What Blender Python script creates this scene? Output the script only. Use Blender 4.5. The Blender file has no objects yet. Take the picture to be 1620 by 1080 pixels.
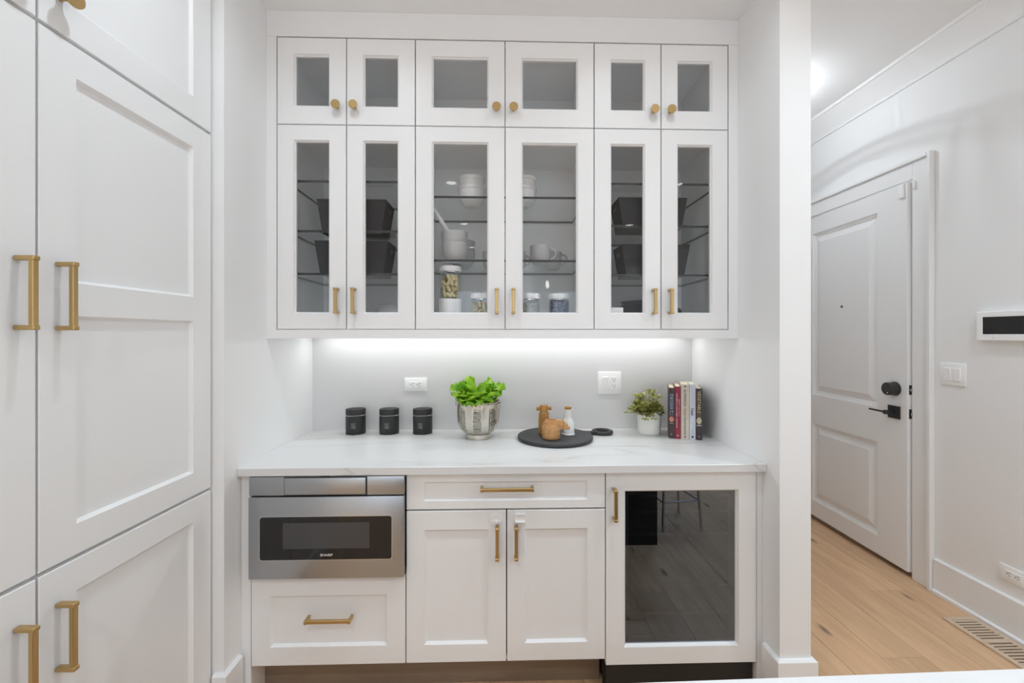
import bpy, bmesh, math, random
from mathutils import Vector, Matrix, noise
random.seed(7)
R = math.radians
SC = bpy.context.scene
COL = SC.collection

# ------------------------------------------------------------------ camera
cam_d = bpy.data.cameras.new('camera')
cam = bpy.data.objects.new('camera', cam_d)
COL.objects.link(cam)
cam.location = (0, 0, 1.415)
cam.rotation_euler = (R(90), 0, -math.atan(19 / 680))
cam_d.sensor_width = 36
cam_d.lens = 680 / 1620 * 36
cam_d.shift_y = -11 / 1620
cam_d.clip_start = 0.02
SC.camera = cam

# ------------------------------------------------------------------ world, exposure, lights
SC.view_settings.view_transform = 'Standard'
SC.view_settings.look = 'None'
SC.view_settings.gamma = 1
SC.view_settings.use_curve_mapping = False
SC.view_settings.exposure = -0.11
SC.cycles.use_denoising = True
SC.cycles.transparent_max_bounces = 32
SC.cycles.max_bounces = 12
SC.cycles.diffuse_bounces = 7
SC.cycles.glossy_bounces = 6
SC.cycles.sample_clamp_indirect = 6
SC.cycles.caustics_reflective = False
SC.cycles.caustics_refractive = False

w = bpy.data.worlds.new('world')
SC.world = w
w.use_nodes = True
w.node_tree.nodes['Background'].inputs[0].default_value = (0.62, 0.78, 1.0, 1)
w.node_tree.nodes['Background'].inputs[1].default_value = 1.6


def light(name, kind, loc, energy, color=(1, 1, 1), rot=(0, 0, 0), **kw):
    d = bpy.data.lights.new(name, kind)
    d.energy = energy
    d.color = color
    for k, v in kw.items():
        setattr(d, k, v)
    o = bpy.data.objects.new(name, d)
    o.location = loc
    o.rotation_euler = rot
    COL.objects.link(o)
    return o


CEIL = 3.0
DOWNLIGHTS = [(-.56, 1.05), (.62, 1.05), (-.51, -.82), (1.87, -.80), (-.51, -2.48), (1.87, -2.48), (-.51, -4.15), (1.87, -4.15), (1.80, .92)]  # last entry is an unseen downlight added to brighten the hall
for (x, y) in DOWNLIGHTS:
    light('downlight_beam', 'AREA', (x, y, CEIL - .012), (4.6 if x < 1 else 10) if y > 0 else (15 if y > -2 else 20), (.79, .905, 1), shape='DISK', size=.06 if y > 0 else .085, spread=R(128))
light('under_cabinet_glow', 'AREA', (.025, 2.205, 1.424), 1.9, (.93, .97, 1), (R(-12), 0, 0), shape='RECTANGLE', size=1.88, size_y=.012)
light('hall_lamp_glow', 'POINT', (1.74, 2.78, 2.86), 21, (.86, .935, 1), shadow_soft_size=.012)
for x in (-.75, .95):
    light('window_daylight', 'AREA', (x + .3, -6.72, 1.65), 24, (.84, .925, 1), (R(90), 0, 0), shape='RECTANGLE', size=1.3, size_y=1.6)  # fill lamps added outside the rear windows to brighten the room

# ------------------------------------------------------------------ materials
MATS = {}


def nt(name):
    m = bpy.data.materials.new(name)
    m.use_nodes = True
    t = m.node_tree
    b = t.nodes['Principled BSDF']
    MATS[name] = m
    return m, t, b


def N(t, typ, **kw):
    n = t.nodes.new(typ)
    for k, v in kw.items():
        setattr(n, k, v)
    return n


def plain(name, col, rough=.5, metal=0., bump=0., bscale=200., coat=0., var=.0):
    m, t, b = nt(name)
    b.inputs['Base Color'].default_value = (*col, 1)
    b.inputs['Roughness'].default_value = rough
    b.inputs['Metallic'].default_value = metal
    b.inputs['Coat Weight'].default_value = coat
    tc = N(t, 'ShaderNodeTexCoord')
    nz = N(t, 'ShaderNodeTexNoise')
    nz.inputs['Scale'].default_value = bscale
    nz.inputs['Detail'].default_value = 3
    t.links.new(tc.outputs['Object'], nz.inputs['Vector'])
    if var:
        hsv = N(t, 'ShaderNodeHueSaturation')
        hsv.inputs['Color'].default_value = (*col, 1)
        mr = N(t, 'ShaderNodeMapRange')
        mr.inputs['To Min'].default_value = 1 - var
        mr.inputs['To Max'].default_value = 1 + var
        t.links.new(nz.outputs['Fac'], mr.inputs['Value'])
        t.links.new(mr.outputs[0], hsv.inputs['Value'])
        t.links.new(hsv.outputs[0], b.inputs['Base Color'])
    if bump:
        bp = N(t, 'ShaderNodeBump')
        bp.inputs['Strength'].default_value = bump
        bp.inputs['Distance'].default_value = .001
        t.links.new(nz.outputs['Fac'], bp.inputs['Height'])
        t.links.new(bp.outputs[0], b.inputs['Normal'])
    return m


def emit(name, col, s):
    m, t, b = nt(name)
    b.inputs['Base Color'].default_value = (.8, .8, .8, 1)
    b.inputs['Emission Color'].default_value = (*col, 1)
    b.inputs['Emission Strength'].default_value = s
    return m


def glass(name, tint, ior=1.45, rough=.0, refl=(1, 1, 1)):
    m, t, b = nt(name)
    t.nodes.remove(b)
    out = t.nodes['Material Output']
    tr = N(t, 'ShaderNodeBsdfTransparent')
    tr.inputs[0].default_value = (*tint, 1)
    gl = N(t, 'ShaderNodeBsdfGlossy')
    gl.inputs['Color'].default_value = (*refl, 1)
    gl.inputs['Roughness'].default_value = rough
    fr = N(t, 'ShaderNodeFresnel')
    fr.inputs[0].default_value = ior
    mx = N(t, 'ShaderNodeMixShader')
    # only the face the light enters by reflects, so thin panes do not trap light inside
    ge = N(t, 'ShaderNodeNewGeometry')
    inv = N(t, 'ShaderNodeMath', operation='SUBTRACT')
    inv.inputs[0].default_value = 1
    mu = N(t, 'ShaderNodeMath', operation='MULTIPLY')
    t.links.new(ge.outputs['Backfacing'], inv.inputs[1])
    t.links.new(inv.outputs[0], mu.inputs[0])
    t.links.new(fr.outputs[0], mu.inputs[1])
    t.links.new(mu.outputs[0], mx.inputs[0])
    t.links.new(tr.outputs[0], mx.inputs[1])
    t.links.new(gl.outputs[0], mx.inputs[2])
    t.links.new(mx.outputs[0], out.inputs['Surface'])
    return m


def wood(name, c1, c2, scale=(1, 1, 1), rough=.5, rnd=.0, bump=.15, knots=False):
    m, t, b = nt(name)
    tc = N(t, 'ShaderNodeTexCoord')
    oi = N(t, 'ShaderNodeObjectInfo')
    off = N(t, 'ShaderNodeVectorMath', operation='SCALE')
    cmb = N(t, 'ShaderNodeCombineXYZ')
    for i in range(3):
        t.links.new(oi.outputs['Random'], cmb.inputs[i])
    t.links.new(cmb.outputs[0], off.inputs[0])
    off.inputs['Scale'].default_value = 37.0
    add = N(t, 'ShaderNodeVectorMath', operation='ADD')
    t.links.new(tc.outputs['Object'], add.inputs[0])
    t.links.new(off.outputs[0], add.inputs[1])
    mp = N(t, 'ShaderNodeMapping')
    mp.inputs['Scale'].default_value = scale
    t.links.new(add.outputs[0], mp.inputs[0])
    nz = N(t, 'ShaderNodeTexNoise')
    nz.inputs['Scale'].default_value = 1
    nz.inputs['Detail'].default_value = 6
    nz.inputs['Roughness'].default_value = .62
    nz.inputs['Distortion'].default_value = .6
    t.links.new(mp.outputs[0], nz.inputs['Vector'])
    cr = N(t, 'ShaderNodeValToRGB')
    cr.color_ramp.elements[0].position = .3
    cr.color_ramp.elements[0].color = (*c1, 1)
    cr.color_ramp.elements[1].position = .68
    cr.color_ramp.elements[1].color = (*c2, 1)
    t.links.new(nz.outputs['Fac'], cr.inputs[0])
    hsv = N(t, 'ShaderNodeHueSaturation')
    mr = N(t, 'ShaderNodeMapRange')
    mr.inputs['To Min'].default_value = 1 - rnd
    mr.inputs['To Max'].default_value = 1 + rnd
    t.links.new(oi.outputs['Random'], mr.inputs['Value'])
    t.links.new(mr.outputs[0], hsv.inputs['Value'])
    t.links.new(cr.outputs[0], hsv.inputs['Color'])
    src = hsv.outputs[0]
    if knots:
        mp2 = N(t, 'ShaderNodeMapping')
        mp2.inputs['Scale'].default_value = (5.2, 1.7, 1)
        t.links.new(add.outputs[0], mp2.inputs[0])
        vo = N(t, 'ShaderNodeTexVoronoi')
        vo.inputs['Scale'].default_value = 1.1
        t.links.new(mp2.outputs[0], vo.inputs['Vector'])
        cr2 = N(t, 'ShaderNodeValToRGB')
        cr2.color_ramp.elements[0].position = .035
        cr2.color_ramp.elements[0].color = (1, 1, 1, 1)
        cr2.color_ramp.elements[1].position = .11
        cr2.color_ramp.elements[1].color = (0, 0, 0, 1)
        t.links.new(vo.outputs['Distance'], cr2.inputs[0])
        mx = N(t, 'ShaderNodeMix', data_type='RGBA')
        mul = N(t, 'ShaderNodeMath', operation='MULTIPLY')
        mul.inputs[1].default_value = .75
        t.links.new(cr2.outputs[0], mul.inputs[0])
        t.links.new(mul.outputs[0], mx.inputs['Factor'])
        t.links.new(src, mx.inputs['A'])
        mx.inputs['B'].default_value = (.09, .06, .045, 1)
        src = mx.outputs['Result']
    t.links.new(src, b.inputs['Base Color'])
    b.inputs['Roughness'].default_value = rough
    bp = N(t, 'ShaderNodeBump')
    bp.inputs['Strength'].default_value = bump
    bp.inputs['Distance'].default_value = .001
    t.links.new(nz.outputs['Fac'], bp.inputs['Height'])
    t.links.new(bp.outputs[0], b.inputs['Normal'])
    return m


def marble(name):
    m, t, b = nt(name)
    tc = N(t, 'ShaderNodeTexCoord')
    mp = N(t, 'ShaderNodeMapping')
    mp.inputs['Rotation'].default_value = (0, 0, R(-14))
    mp.inputs['Scale'].default_value = (.55, 2.6, 2)
    t.links.new(tc.outputs['Object'], mp.inputs[0])
    base = N(t, 'ShaderNodeTexNoise')
    base.inputs['Scale'].default_value = 1.2
    base.inputs['Detail'].default_value = 5
    base.inputs['Distortion'].default_value = .5
    t.links.new(mp.outputs[0], base.inputs['Vector'])
    # a vein lies where the noise crosses its middle value
    sub = N(t, 'ShaderNodeMath', operation='SUBTRACT')
    sub.inputs[1].default_value = .5
    t.links.new(base.outputs['Fac'], sub.inputs[0])
    ab = N(t, 'ShaderNodeMath', operation='ABSOLUTE')
    t.links.new(sub.outputs[0], ab.inputs[0])
    cr = N(t, 'ShaderNodeValToRGB')
    cr.color_ramp.elements[0].position = 0
    cr.color_ramp.elements[0].color = (.56, .555, .545, 1)
    e = cr.color_ramp.elements.new(.006)
    e.color = (.70, .70, .695, 1)
    cr.color_ramp.elements[-1].position = .06
    cr.color_ramp.elements[-1].color = (.735, .735, .735, 1)
    t.links.new(ab.outputs[0], cr.inputs[0])
    t.links.new(cr.outputs[0], b.inputs['Base Color'])
    b.inputs['Roughness'].default_value = .30
    return m


def brushed(name, col, rough=.28, scale=(3, 400, 400)):
    m, t, b = nt(name)
    b.inputs['Base Color'].default_value = (*col, 1)
    b.inputs['Metallic'].default_value = 1
    tc = N(t, 'ShaderNodeTexCoord')
    mp = N(t, 'ShaderNodeMapping')
    mp.inputs['Scale'].default_value = scale
    t.links.new(tc.outputs['Object'], mp.inputs[0])
    nz = N(t, 'ShaderNodeTexNoise')
    nz.inputs['Scale'].default_value = 1
    nz.inputs['Detail'].default_value = 3
    t.links.new(mp.outputs[0], nz.inputs['Vector'])
    mr = N(t, 'ShaderNodeMapRange')
    mr.inputs['To Min'].default_value = rough - .06
    mr.inputs['To Max'].default_value = rough + .1
    t.links.new(nz.outputs['Fac'], mr.inputs['Value'])
    t.links.new(mr.outputs[0], b.inputs['Roughness'])
    bp = N(t, 'ShaderNodeBump')
    bp.inputs['Strength'].default_value = .03
    bp.inputs['Distance'].default_value = .0001
    t.links.new(nz.outputs['Fac'], bp.inputs['Height'])
    t.links.new(bp.outputs[0], b.inputs['Normal'])
    return m


def leafy(name, c1, c2, scale=30, trans=.25, rough=.45):
    m, t, b = nt(name)
    tc = N(t, 'ShaderNodeTexCoord')
    nz = N(t, 'ShaderNodeTexNoise')
    nz.inputs['Scale'].default_value = scale
    nz.inputs['Detail'].default_value = 4
    t.links.new(tc.outputs['Object'], nz.inputs['Vector'])
    cr = N(t, 'ShaderNodeValToRGB')
    cr.color_ramp.elements[0].position = .34
    cr.color_ramp.elements[0].color = (*c1, 1)
    cr.color_ramp.elements[1].position = .66
    cr.color_ramp.elements[1].color = (*c2, 1)
    t.links.new(nz.outputs['Fac'], cr.inputs[0])
    t.links.new(cr.outputs[0], b.inputs['Base Color'])
    b.inputs['Roughness'].default_value = rough
    bp = N(t, 'ShaderNodeBump')
    bp.inputs['Strength'].default_value = .4
    bp.inputs['Distance'].default_value = .002
    t.links.new(nz.outputs['Fac'], bp.inputs['Height'])
    t.links.new(bp.outputs[0], b.inputs['Normal'])
    tl = N(t, 'ShaderNodeBsdfTranslucent')
    t.links.new(cr.outputs[0], tl.inputs[0])
    mx = N(t, 'ShaderNodeMixShader')
    mx.inputs[0].default_value = trans
    t.links.new(b.outputs[0], mx.inputs[1])
    t.links.new(tl.outputs[0], mx.inputs[2])
    t.links.new(mx.outputs[0], t.nodes['Material Output'].inputs['Surface'])
    return m


def speckle(name, cols, scale):
    m, t, b = nt(name)
    tc = N(t, 'ShaderNodeTexCoord')
    vo = N(t, 'ShaderNodeTexVoronoi')
    vo.inputs['Scale'].default_value = scale
    t.links.new(tc.outputs['Object'], vo.inputs['Vector'])
    cr = N(t, 'ShaderNodeValToRGB')
    cr.color_ramp.interpolation = 'CONSTANT'
    n = len(cols)
    cr.color_ramp.elements[0].color = (*cols[0], 1)
    cr.color_ramp.elements[1].position = 1 / n
    cr.color_ramp.elements[1].color = (*cols[1], 1)
    for i in range(2, n):
        e = cr.color_ramp.elements.new(i / n)
        e.color = (*cols[i], 1)
    sp = N(t, 'ShaderNodeSeparateColor')
    t.links.new(vo.outputs['Color'], sp.inputs[0])
    t.links.new(sp.outputs[0], cr.inputs[0])
    t.links.new(cr.outputs[0], b.inputs['Base Color'])
    b.inputs['Roughness'].default_value = .6
    return m


M_WALL = plain('wall_paint', (.86, .86, .86), .55, bump=.05, bscale=350)
M_CEIL = plain('ceiling_paint', (.86, .86, .86), .7, bump=.05, bscale=350)
M_TRIM = plain('trim_paint', (.86, .86, .86), .35)
M_CAB = plain('cabinet_paint', (.86, .86, .862), .38, bump=.03, bscale=500)
M_CABIN = plain('cabinet_interior', (.955, .955, .955), .5)
M_SPLASH = plain('backsplash_panel', (.72, .72, .718), .35, bump=.03, bscale=40)
M_MARBLE = marble('marble')
M_BRASS = plain('brushed_brass', (.56, .39, .175), .36, metal=.92, bump=.05, bscale=900, var=.06)
M_STEEL = brushed('stainless_steel', (.45, .475, .50), .30)
M_STEEL2 = plain('colander_steel', (.70, .66, .58), .30, metal=1)
M_CHROME = plain('chrome', (.75, .75, .75), .12, metal=1)
M_GLASS = glass('cabinet_glass', (.99, .99, .99), 1.38)
M_SHELF = glass('shelf_glass', (.965, .975, .972), 1.3)
M_SHELFEDGE = plain('shelf_glass_edge', (.018, .02, .02), .4)
M_JAR = glass('jar_glass', (.94, .96, .97), 1.35)
M_ROD = glass('lamp_rod_glass', (.88, .88, .88), 1.3)
M_SHADE = glass('pendant_shade_glass', (.92, .92, .92), 1.75)
M_DARKGLASS = glass('dark_cooler_glass', (.36, .36, .37), 2.7, refl=(.60, .76, 1))
M_BLACKGLASS = plain('black_glass', (.012, .012, .013), .06)
M_SCREEN = plain('grey_display', (.06, .06, .062), .10)
M_BLACK = plain('black_matte', (.022, .022, .023), .42, bump=.1, bscale=400)
M_DARK = plain('black_plastic', (.012, .012, .012), .5)
M_FELT = plain('charcoal_felt', (.030, .030, .032), .85, bump=.3, bscale=300)
M_SLATE = plain('dark_slate_wood', (.032, .033, .035), .5, bump=.25, bscale=90, var=.15)
M_PLASTIC = plain('white_plastic', (.92, .92, .92), .3)
M_PORC = plain('white_porcelain', (.85, .85, .85), .15, coat=.4)
M_STONEWARE = plain('grey_stoneware', (.50, .50, .50), .45)
M_POT = plain('white_ceramic_pot', (.82, .82, .79), .5)
M_SOIL = plain('soil', (.03, .022, .016), .95, bump=.8, bscale=200)
M_OAK = wood('oak_floor', (.575, .355, .200), (.72, .475, .285), (24, 2.4, 8), .42, .075, .12, True)
M_KICK = wood('kick_reflection_sill_brown', (.20, .15, .11), (.27, .205, .15), (3, 30, 40), .4, 0, .1)  # brown puts the floor's reflection into the toe kick; the sill shares it
M_OAKVENT = wood('vent_wood', (.56, .42, .30), (.66, .52, .39), (2, 30, 8), .45, .03, .1)
M_MILL = wood('acacia_wood', (.36, .16, .035), (.55, .29, .075), (90, 90, 9), .4)
M_CUPWOOD = wood('beech_wood', (.47, .22, .075), (.68, .39, .17), (45, 14, 60), .45)
M_CORK = plain('cork', (.45, .22, .07), .8, bump=.5, bscale=300)
M_STRING = plain('brown_string', (.05, .03, .02), .9)
M_LETTUCE = leafy('lettuce', (.13, .42, .012), (.50, .76, .06), 26, .35)
M_SHADED_CORE = plain('lettuce_core_shade', (.03, .075, .012), .6, bump=.5, bscale=60)  # dark green stands in for shade deep inside the colander
M_PLANT = leafy('plant_leaf', (.27, .29, .07), (.62, .60, .22), 60, .2)
M_STEM = plain('plant_stem', (.16, .18, .05), .6)
M_PASTA = plain('pasta', (.80, .65, .38), .6, bump=.4, bscale=250)
M_GRAIN = speckle('pale_grain', [(.55, .52, .46), (.42, .40, .37), (.66, .63, .57)], 160)
M_BEAN = speckle('dark_beans_sky_tint', [(.07, .07, .11), (.16, .12, .13), (.22, .22, .30), (.05, .07, .13)], 150)  # bean colours with the sky's blue reflection mixed in
M_PAGES = plain('book_pages', (.78, .71, .54), .8, bump=.6, bscale=120, var=.06)
M_LENS = emit('lamp_lens', (1, .98, .95), 18)
M_BULB = emit('lamp_bulb', (1, .96, .88), 30)
M_LED = emit('led_diffuser', (1, .99, .97), 12)
M_LEATHER = plain('stool_seat', (.03, .03, .03), .5)
M_ISLAND = plain('island_black_paint', (.02, .02, .021), .4)

# ------------------------------------------------------------------ mesh helpers


def obj(name, bm, m, parent=None, smooth=None, loc=None, rot=None):
    me = bpy.data.meshes.new(name)
    bmesh.ops.recalc_face_normals(bm, faces=bm.faces)
    bm.to_mesh(me)
    bm.free()
    for mm in (m if isinstance(m, (list, tuple)) else [m]):
        me.materials.append(mm)
    if smooth is not None:
        me.polygons.foreach_set('use_smooth', [True] * len(me.polygons))
        me.set_sharp_from_angle(angle=R(smooth))
    o = bpy.data.objects.new(name, me)
    COL.objects.link(o)
    if parent is not None:
        o.parent = parent
    if loc:
        o.location = loc
    if rot:
        o.rotation_euler = rot
    return o


def tag(o, label, cat, group=None):
    o['label'] = label
    o['category'] = cat
    if group:
        o['group'] = group
    return o


def struct(o, label=None):
    o['kind'] = 'structure'
    if label:
        o['label'] = label
    return o


def thing(name, label, cat, loc=(0, 0, 0), rotz=0., group=None):
    o = bpy.data.objects.new(name, None)
    o.empty_display_size = .05
    COL.objects.link(o)
    o.location = loc
    o.rotation_euler = (0, 0, rotz)
    return tag(o, label, cat, group)


def dup(root, loc=None, rotz=None, label=None):
    r = root.copy()
    COL.objects.link(r)
    if loc:
        r.location = loc
    if rotz is not None:
        r.rotation_euler = (0, 0, rotz)
    if label:
        r['label'] = label
    for ch in list(root.children):
        c = ch.copy()
        COL.objects.link(c)
        c.parent = r
        for g in list(ch.children):
            d = g.copy()
            COL.objects.link(d)
            d.parent = c
    return r


def B():
    return bmesh.new()


def box(bm, x0, x1, y0, y1, z0, z1, bev=0., seg=2, mi=0):
    vs = [bm.verts.new(p) for p in [(x0, y0, z0), (x1, y0, z0), (x1, y1, z0), (x0, y1, z0), (x0, y0, z1), (x1, y0, z1), (x1, y1, z1), (x0, y1, z1)]]
    fs = [bm.faces.new([vs[i] for i in q]) for q in [(3, 2, 1, 0), (4, 5, 6, 7), (0, 1, 5, 4), (1, 2, 6, 5), (2, 3, 7, 6), (3, 0, 4, 7)]]
    for f in fs:
        f.material_index = mi
    if bev:
        es = list({e for f in fs for e in f.edges})
        bmesh.ops.bevel(bm, geom=es, offset=bev, segments=seg, affect='EDGES', profile=.5)
    return bm


def bbox(name, m, parent, x0, x1, y0, y1, z0, z1, bev=0., seg=2):
    return obj(name, box(B(), x0, x1, y0, y1, z0, z1, bev, seg), m, parent, 35 if bev else None)


def lathe(bm, prof, seg=32, c=(0, 0, 0), cap0=True, cap1=True, sx=1., sy=1., axis='z', skip=None):
    rings = []
    for (r, z) in prof:
        ring = []
        for i in range(seg):
            a = 2 * math.pi * i / seg
            if axis == 'z':
                p = (c[0] + r * sx * math.cos(a), c[1] + r * sy * math.sin(a), c[2] + z)
            elif axis == 'y':
                p = (c[0] + r * math.cos(a), c[1] + z, c[2] + r * math.sin(a))
            else:
                p = (c[0] + z, c[1] + r * math.cos(a), c[2] + r * math.sin(a))
            ring.append(bm.verts.new(p))
        rings.append(ring)
    for j in range(len(rings) - 1):
        for i in range(seg):
            if skip and skip(i, j):
                continue
            k = (i + 1) % seg
            bm.faces.new((rings[j][i], rings[j][k], rings[j + 1][k], rings[j + 1][i]))
    if cap0:
        bm.faces.new(rings[0][::-1])
    if cap1:
        bm.faces.new(rings[-1])
    return bm


def tube(bm, pts, r, seg=10, caps=True):
    pts = [Vector(p) for p in pts]
    prev = None
    rings = []
    for i, p in enumerate(pts):
        d = (pts[min(i + 1, len(pts) - 1)] - pts[max(i - 1, 0)]).normalized()
        if prev is None:
            a = Vector((0, 0, 1)) if abs(d.z) < .9 else Vector((1, 0, 0))
            n = d.cross(a).normalized()
        else:
            n = (prev - d * prev.dot(d)).normalized()
        prev = n
        b = d.cross(n)
        rr = r[i] if isinstance(r, (list, tuple)) else r
        rings.append([bm.verts.new(p + rr * (math.cos(2 * math.pi * k / seg) * n + math.sin(2 * math.pi * k / seg) * b)) for k in range(seg)])
    for j in range(len(rings) - 1):
        for k in range(seg):
            l = (k + 1) % seg
            bm.faces.new((rings[j][k], rings[j][l], rings[j + 1][l], rings[j + 1][k]))
    if caps:
        bm.faces.new(rings[0][::-1])
        bm.faces.new(rings[-1])
    return bm


def rectloft(bm, loops, cap=True, mi=0):
    """loops of (x0,x1,z0,z1,y) joined one after another"""
    prev = None
    for (x0, x1, z0, z1, y) in loops:
        cur = [bm.verts.new(p) for p in [(x0, y, z0), (x1, y, z0), (x1, y, z1), (x0, y, z1)]]
        if prev:
            for i in range(4):
                k = (i + 1) % 4
                f = bm.faces.new((prev[i], prev[k], cur[k], cur[i]))
                f.material_index = mi
        prev = cur
    if cap:
        bm.faces.new(prev)
    return bm


def framed(W, H, t, ops, prof, panel=True, ch=.0015, bm=None, ox=0., oz=0., oy=0.):
    """stile and rail door: front at y=oy facing -y; ops = openings (x0,x1,z0,z1) stacked in z, same x range"""
    bm = bm or B()

    def q(x0, x1, z0, z1, y):
        bm.faces.new([bm.verts.new((ox + a, oy + y, oz + b)) for a, b in [(x0, z0), (x1, z0), (x1, z1), (x0, z1)]])

    def face(y, c, ops):
        if not ops:
            q(c, W - c, c, H - c, y)
            return
        xa, xb = ops[0][0], ops[0][1]
        q(c, xa, c, H - c, y)
        q(xb, W - c, c, H - c, y)
        zs = [c] + [z for o in ops for z in (o[2], o[3])] + [H - c]
        for i in range(0, len(zs), 2):
            q(xa, xb, zs[i], zs[i + 1], y)
    face(0, ch, ops)
    rectloft(bm, [(ox + ch, ox + W - ch, oz + ch, oz + H - ch, oy), (ox, ox + W, oz, oz + H, oy + ch), (ox, ox + W, oz, oz + H, oy + t)], cap=False)
    for (x0, x1, z0, z1) in ops:
        loops = [(ox + x0 + i, ox + x1 - i, oz + z0 + i, oz + z1 - i, oy + d) for (i, d) in prof]
        rectloft(bm, loops, cap=panel)
    if panel:
        q(0, W, 0, H, t)
    else:
        i = prof[-1][0]
        face(t, 0, [(a + i, b - i, c + i, d - i) for (a, b, c, d) in ops])
    bmesh.ops.remove_doubles(bm, verts=bm.verts, dist=1e-5)
    return bm


PANELP = [(0, 0), (.0008, .0025), (.0075, .0095), (.0075, .011)]
GLASSP = [(0, 0), (.0008, .003), (.0065, .009), (.0065, .02)]


def pull_bm(L, proj=.036):
    bm = B()
    h = L / 2
    box(bm, -.0064, .0064, -proj, -proj + .011, -h + .009, h - .009, .0012, 1)
    for s in (-1, 1):
        za, zb = (s * h, s * (h - .0105))
        box(bm, -.0075, .0075, -proj - .0025, 0, min(za, zb), max(za, zb), .0026, 3)
    return bm


def pull(parent, L, x, z, y=0., horiz=False, proj=.036):
    o = obj('pull_handle', pull_bm(L, proj), M_BRASS, parent, 35, (x, y, z), (0, R(90), 0) if horiz else None)
    o['label'] = 'brushed brass bar pull'
    return o


def knob(parent, x, z, y=0., s=1.):
    bm = B()
    lathe(bm, [(.0065, 0), (.006, -.010), (.0085, -.017), (.0165, -.0245), (.0183, -.027), (.0183, -.0315), (.0172, -.0325)], 32, axis='y')
    o = obj('knob', bm, M_BRASS, parent, 35, (x, y, z))
    o.scale = (s, s, s)
    o['label'] = 'round brushed brass knob'
    return o


def text_bm(body, wid, hei, depth=.0006, cond=None):
    cu = bpy.data.curves.new('txt', 'FONT')
    cu.body = body
    cu.extrude = .01
    cu.resolution_u = 2
    o = bpy.data.objects.new('txt', cu)
    COL.objects.link(o)
    dg = bpy.context.evaluated_depsgraph_get()
    me = bpy.data.meshes.new_from_object(o.evaluated_get(dg))
    bpy.data.objects.remove(o)
    bm = B()
    bm.from_mesh(me)
    bpy.data.meshes.remove(me)
    xs = [v.co.x for v in bm.verts]
    ys = [v.co.y for v in bm.verts]
    zs = [v.co.z for v in bm.verts]
    for v in bm.verts:
        v.co = Vector(((v.co.x - (min(xs) + max(xs)) / 2) / (max(xs) - min(xs)) * wid, (v.co.y - (min(ys) + max(ys)) / 2) / (max(ys) - min(ys)) * hei, (v.co.z - min(zs)) / (max(zs) - min(zs)) * depth))
    return bm


def plate_bm(w_, h_, d, bev=.003):
    return box(B(), -w_ / 2, w_ / 2, -d, 0, -h_ / 2, h_ / 2, bev, 2)


# ------------------------------------------------------------------ the setting
XL, XR = -.98, 1.03          # alcove side walls
YB = 2.277                   # alcove back wall
YE = 1.555                   # front end of the alcove walls
XH = 2.396                   # hall wall
ALC = 2.775                  # alcove ceiling


def wallbox(name, m, *b):
    return struct(obj(name, box(B(), *b), m))


floor_o = struct(obj('floor', box(B(), -1.75, 2.6, -6.6, 4.7, -.08, -.0125), M_DARK))
floor_o['label'] = 'light oak plank floor'
PW = .19
row = 0
x = -1.75
rnd = random.Random(3)
while x < XH + .15:
    y = -6.6 + rnd.uniform(-1.6, 0)
    while y < 4.7:
        L = rnd.uniform(1.5, 2.3)
        y0, y1 = max(y, -6.6), min(y + L, 4.7)
        if y1 - y0 > .05:
            cx, cy = x + PW / 2, (y0 + y1) / 2
            hx, hy = PW / 2 - .0006, (y1 - y0) / 2 - .0006
            bm = B()
            c = .0012
            vs = []
            for (a, b_, zz) in [(hx, hy, -.012), (hx, hy, -c), (hx - c, hy - c, 0)]:
                vs.append([bm.verts.new(p) for p in [(-a, -b_, zz), (a, -b_, zz), (a, b_, zz), (-a, b_, zz)]])
            for j in range(2):
                for i in range(4):
                    k = (i + 1) % 4
                    bm.faces.new((vs[j][i], vs[j][k], vs[j + 1][k], vs[j + 1][i]))
            bm.faces.new(vs[2])
            obj('plank', bm, M_OAK, floor_o, loc=(cx, cy, 0))
        y += L
    x += PW

wallbox('wall_back', M_SPLASH, -1.75, XR, YB, 2.42, 0, CEIL)
wallbox('wall_left', M_WALL, -1.87, -1.75, -6.6, 2.42, 0, CEIL)
wallbox('wall_alcove_left', M_WALL, -1.75, XL, YE, YB, 0, CEIL)
wallbox('wall_right', M_WALL, XR, 1.147, YE, 4.6, 0, CEIL)
wallbox('wall_hall_end', M_WALL, 1.147, XH + .14, 4.6, 4.72, 0, CEIL)
wallbox('ceiling', M_CEIL, -1.87, XH + .14, -6.72, 4.72, CEIL, CEIL + .1)
wallbox('ceiling_alcove', M_CEIL, XL, XR, YE, YB, ALC, CEIL)

# hall wall with the doorway cut through
DY0, DY1, DZ = 2.415, 3.455, 2.318
bm = B()
box(bm, XH, XH + .14, -6.6, DY0, 0, CEIL)
box(bm, XH, XH + .14, DY1, 4.6, 0, CEIL)
box(bm, XH, XH + .14, DY0, DY1, DZ, CEIL)
struct(obj('wall_hall', bm, M_WALL))

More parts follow.
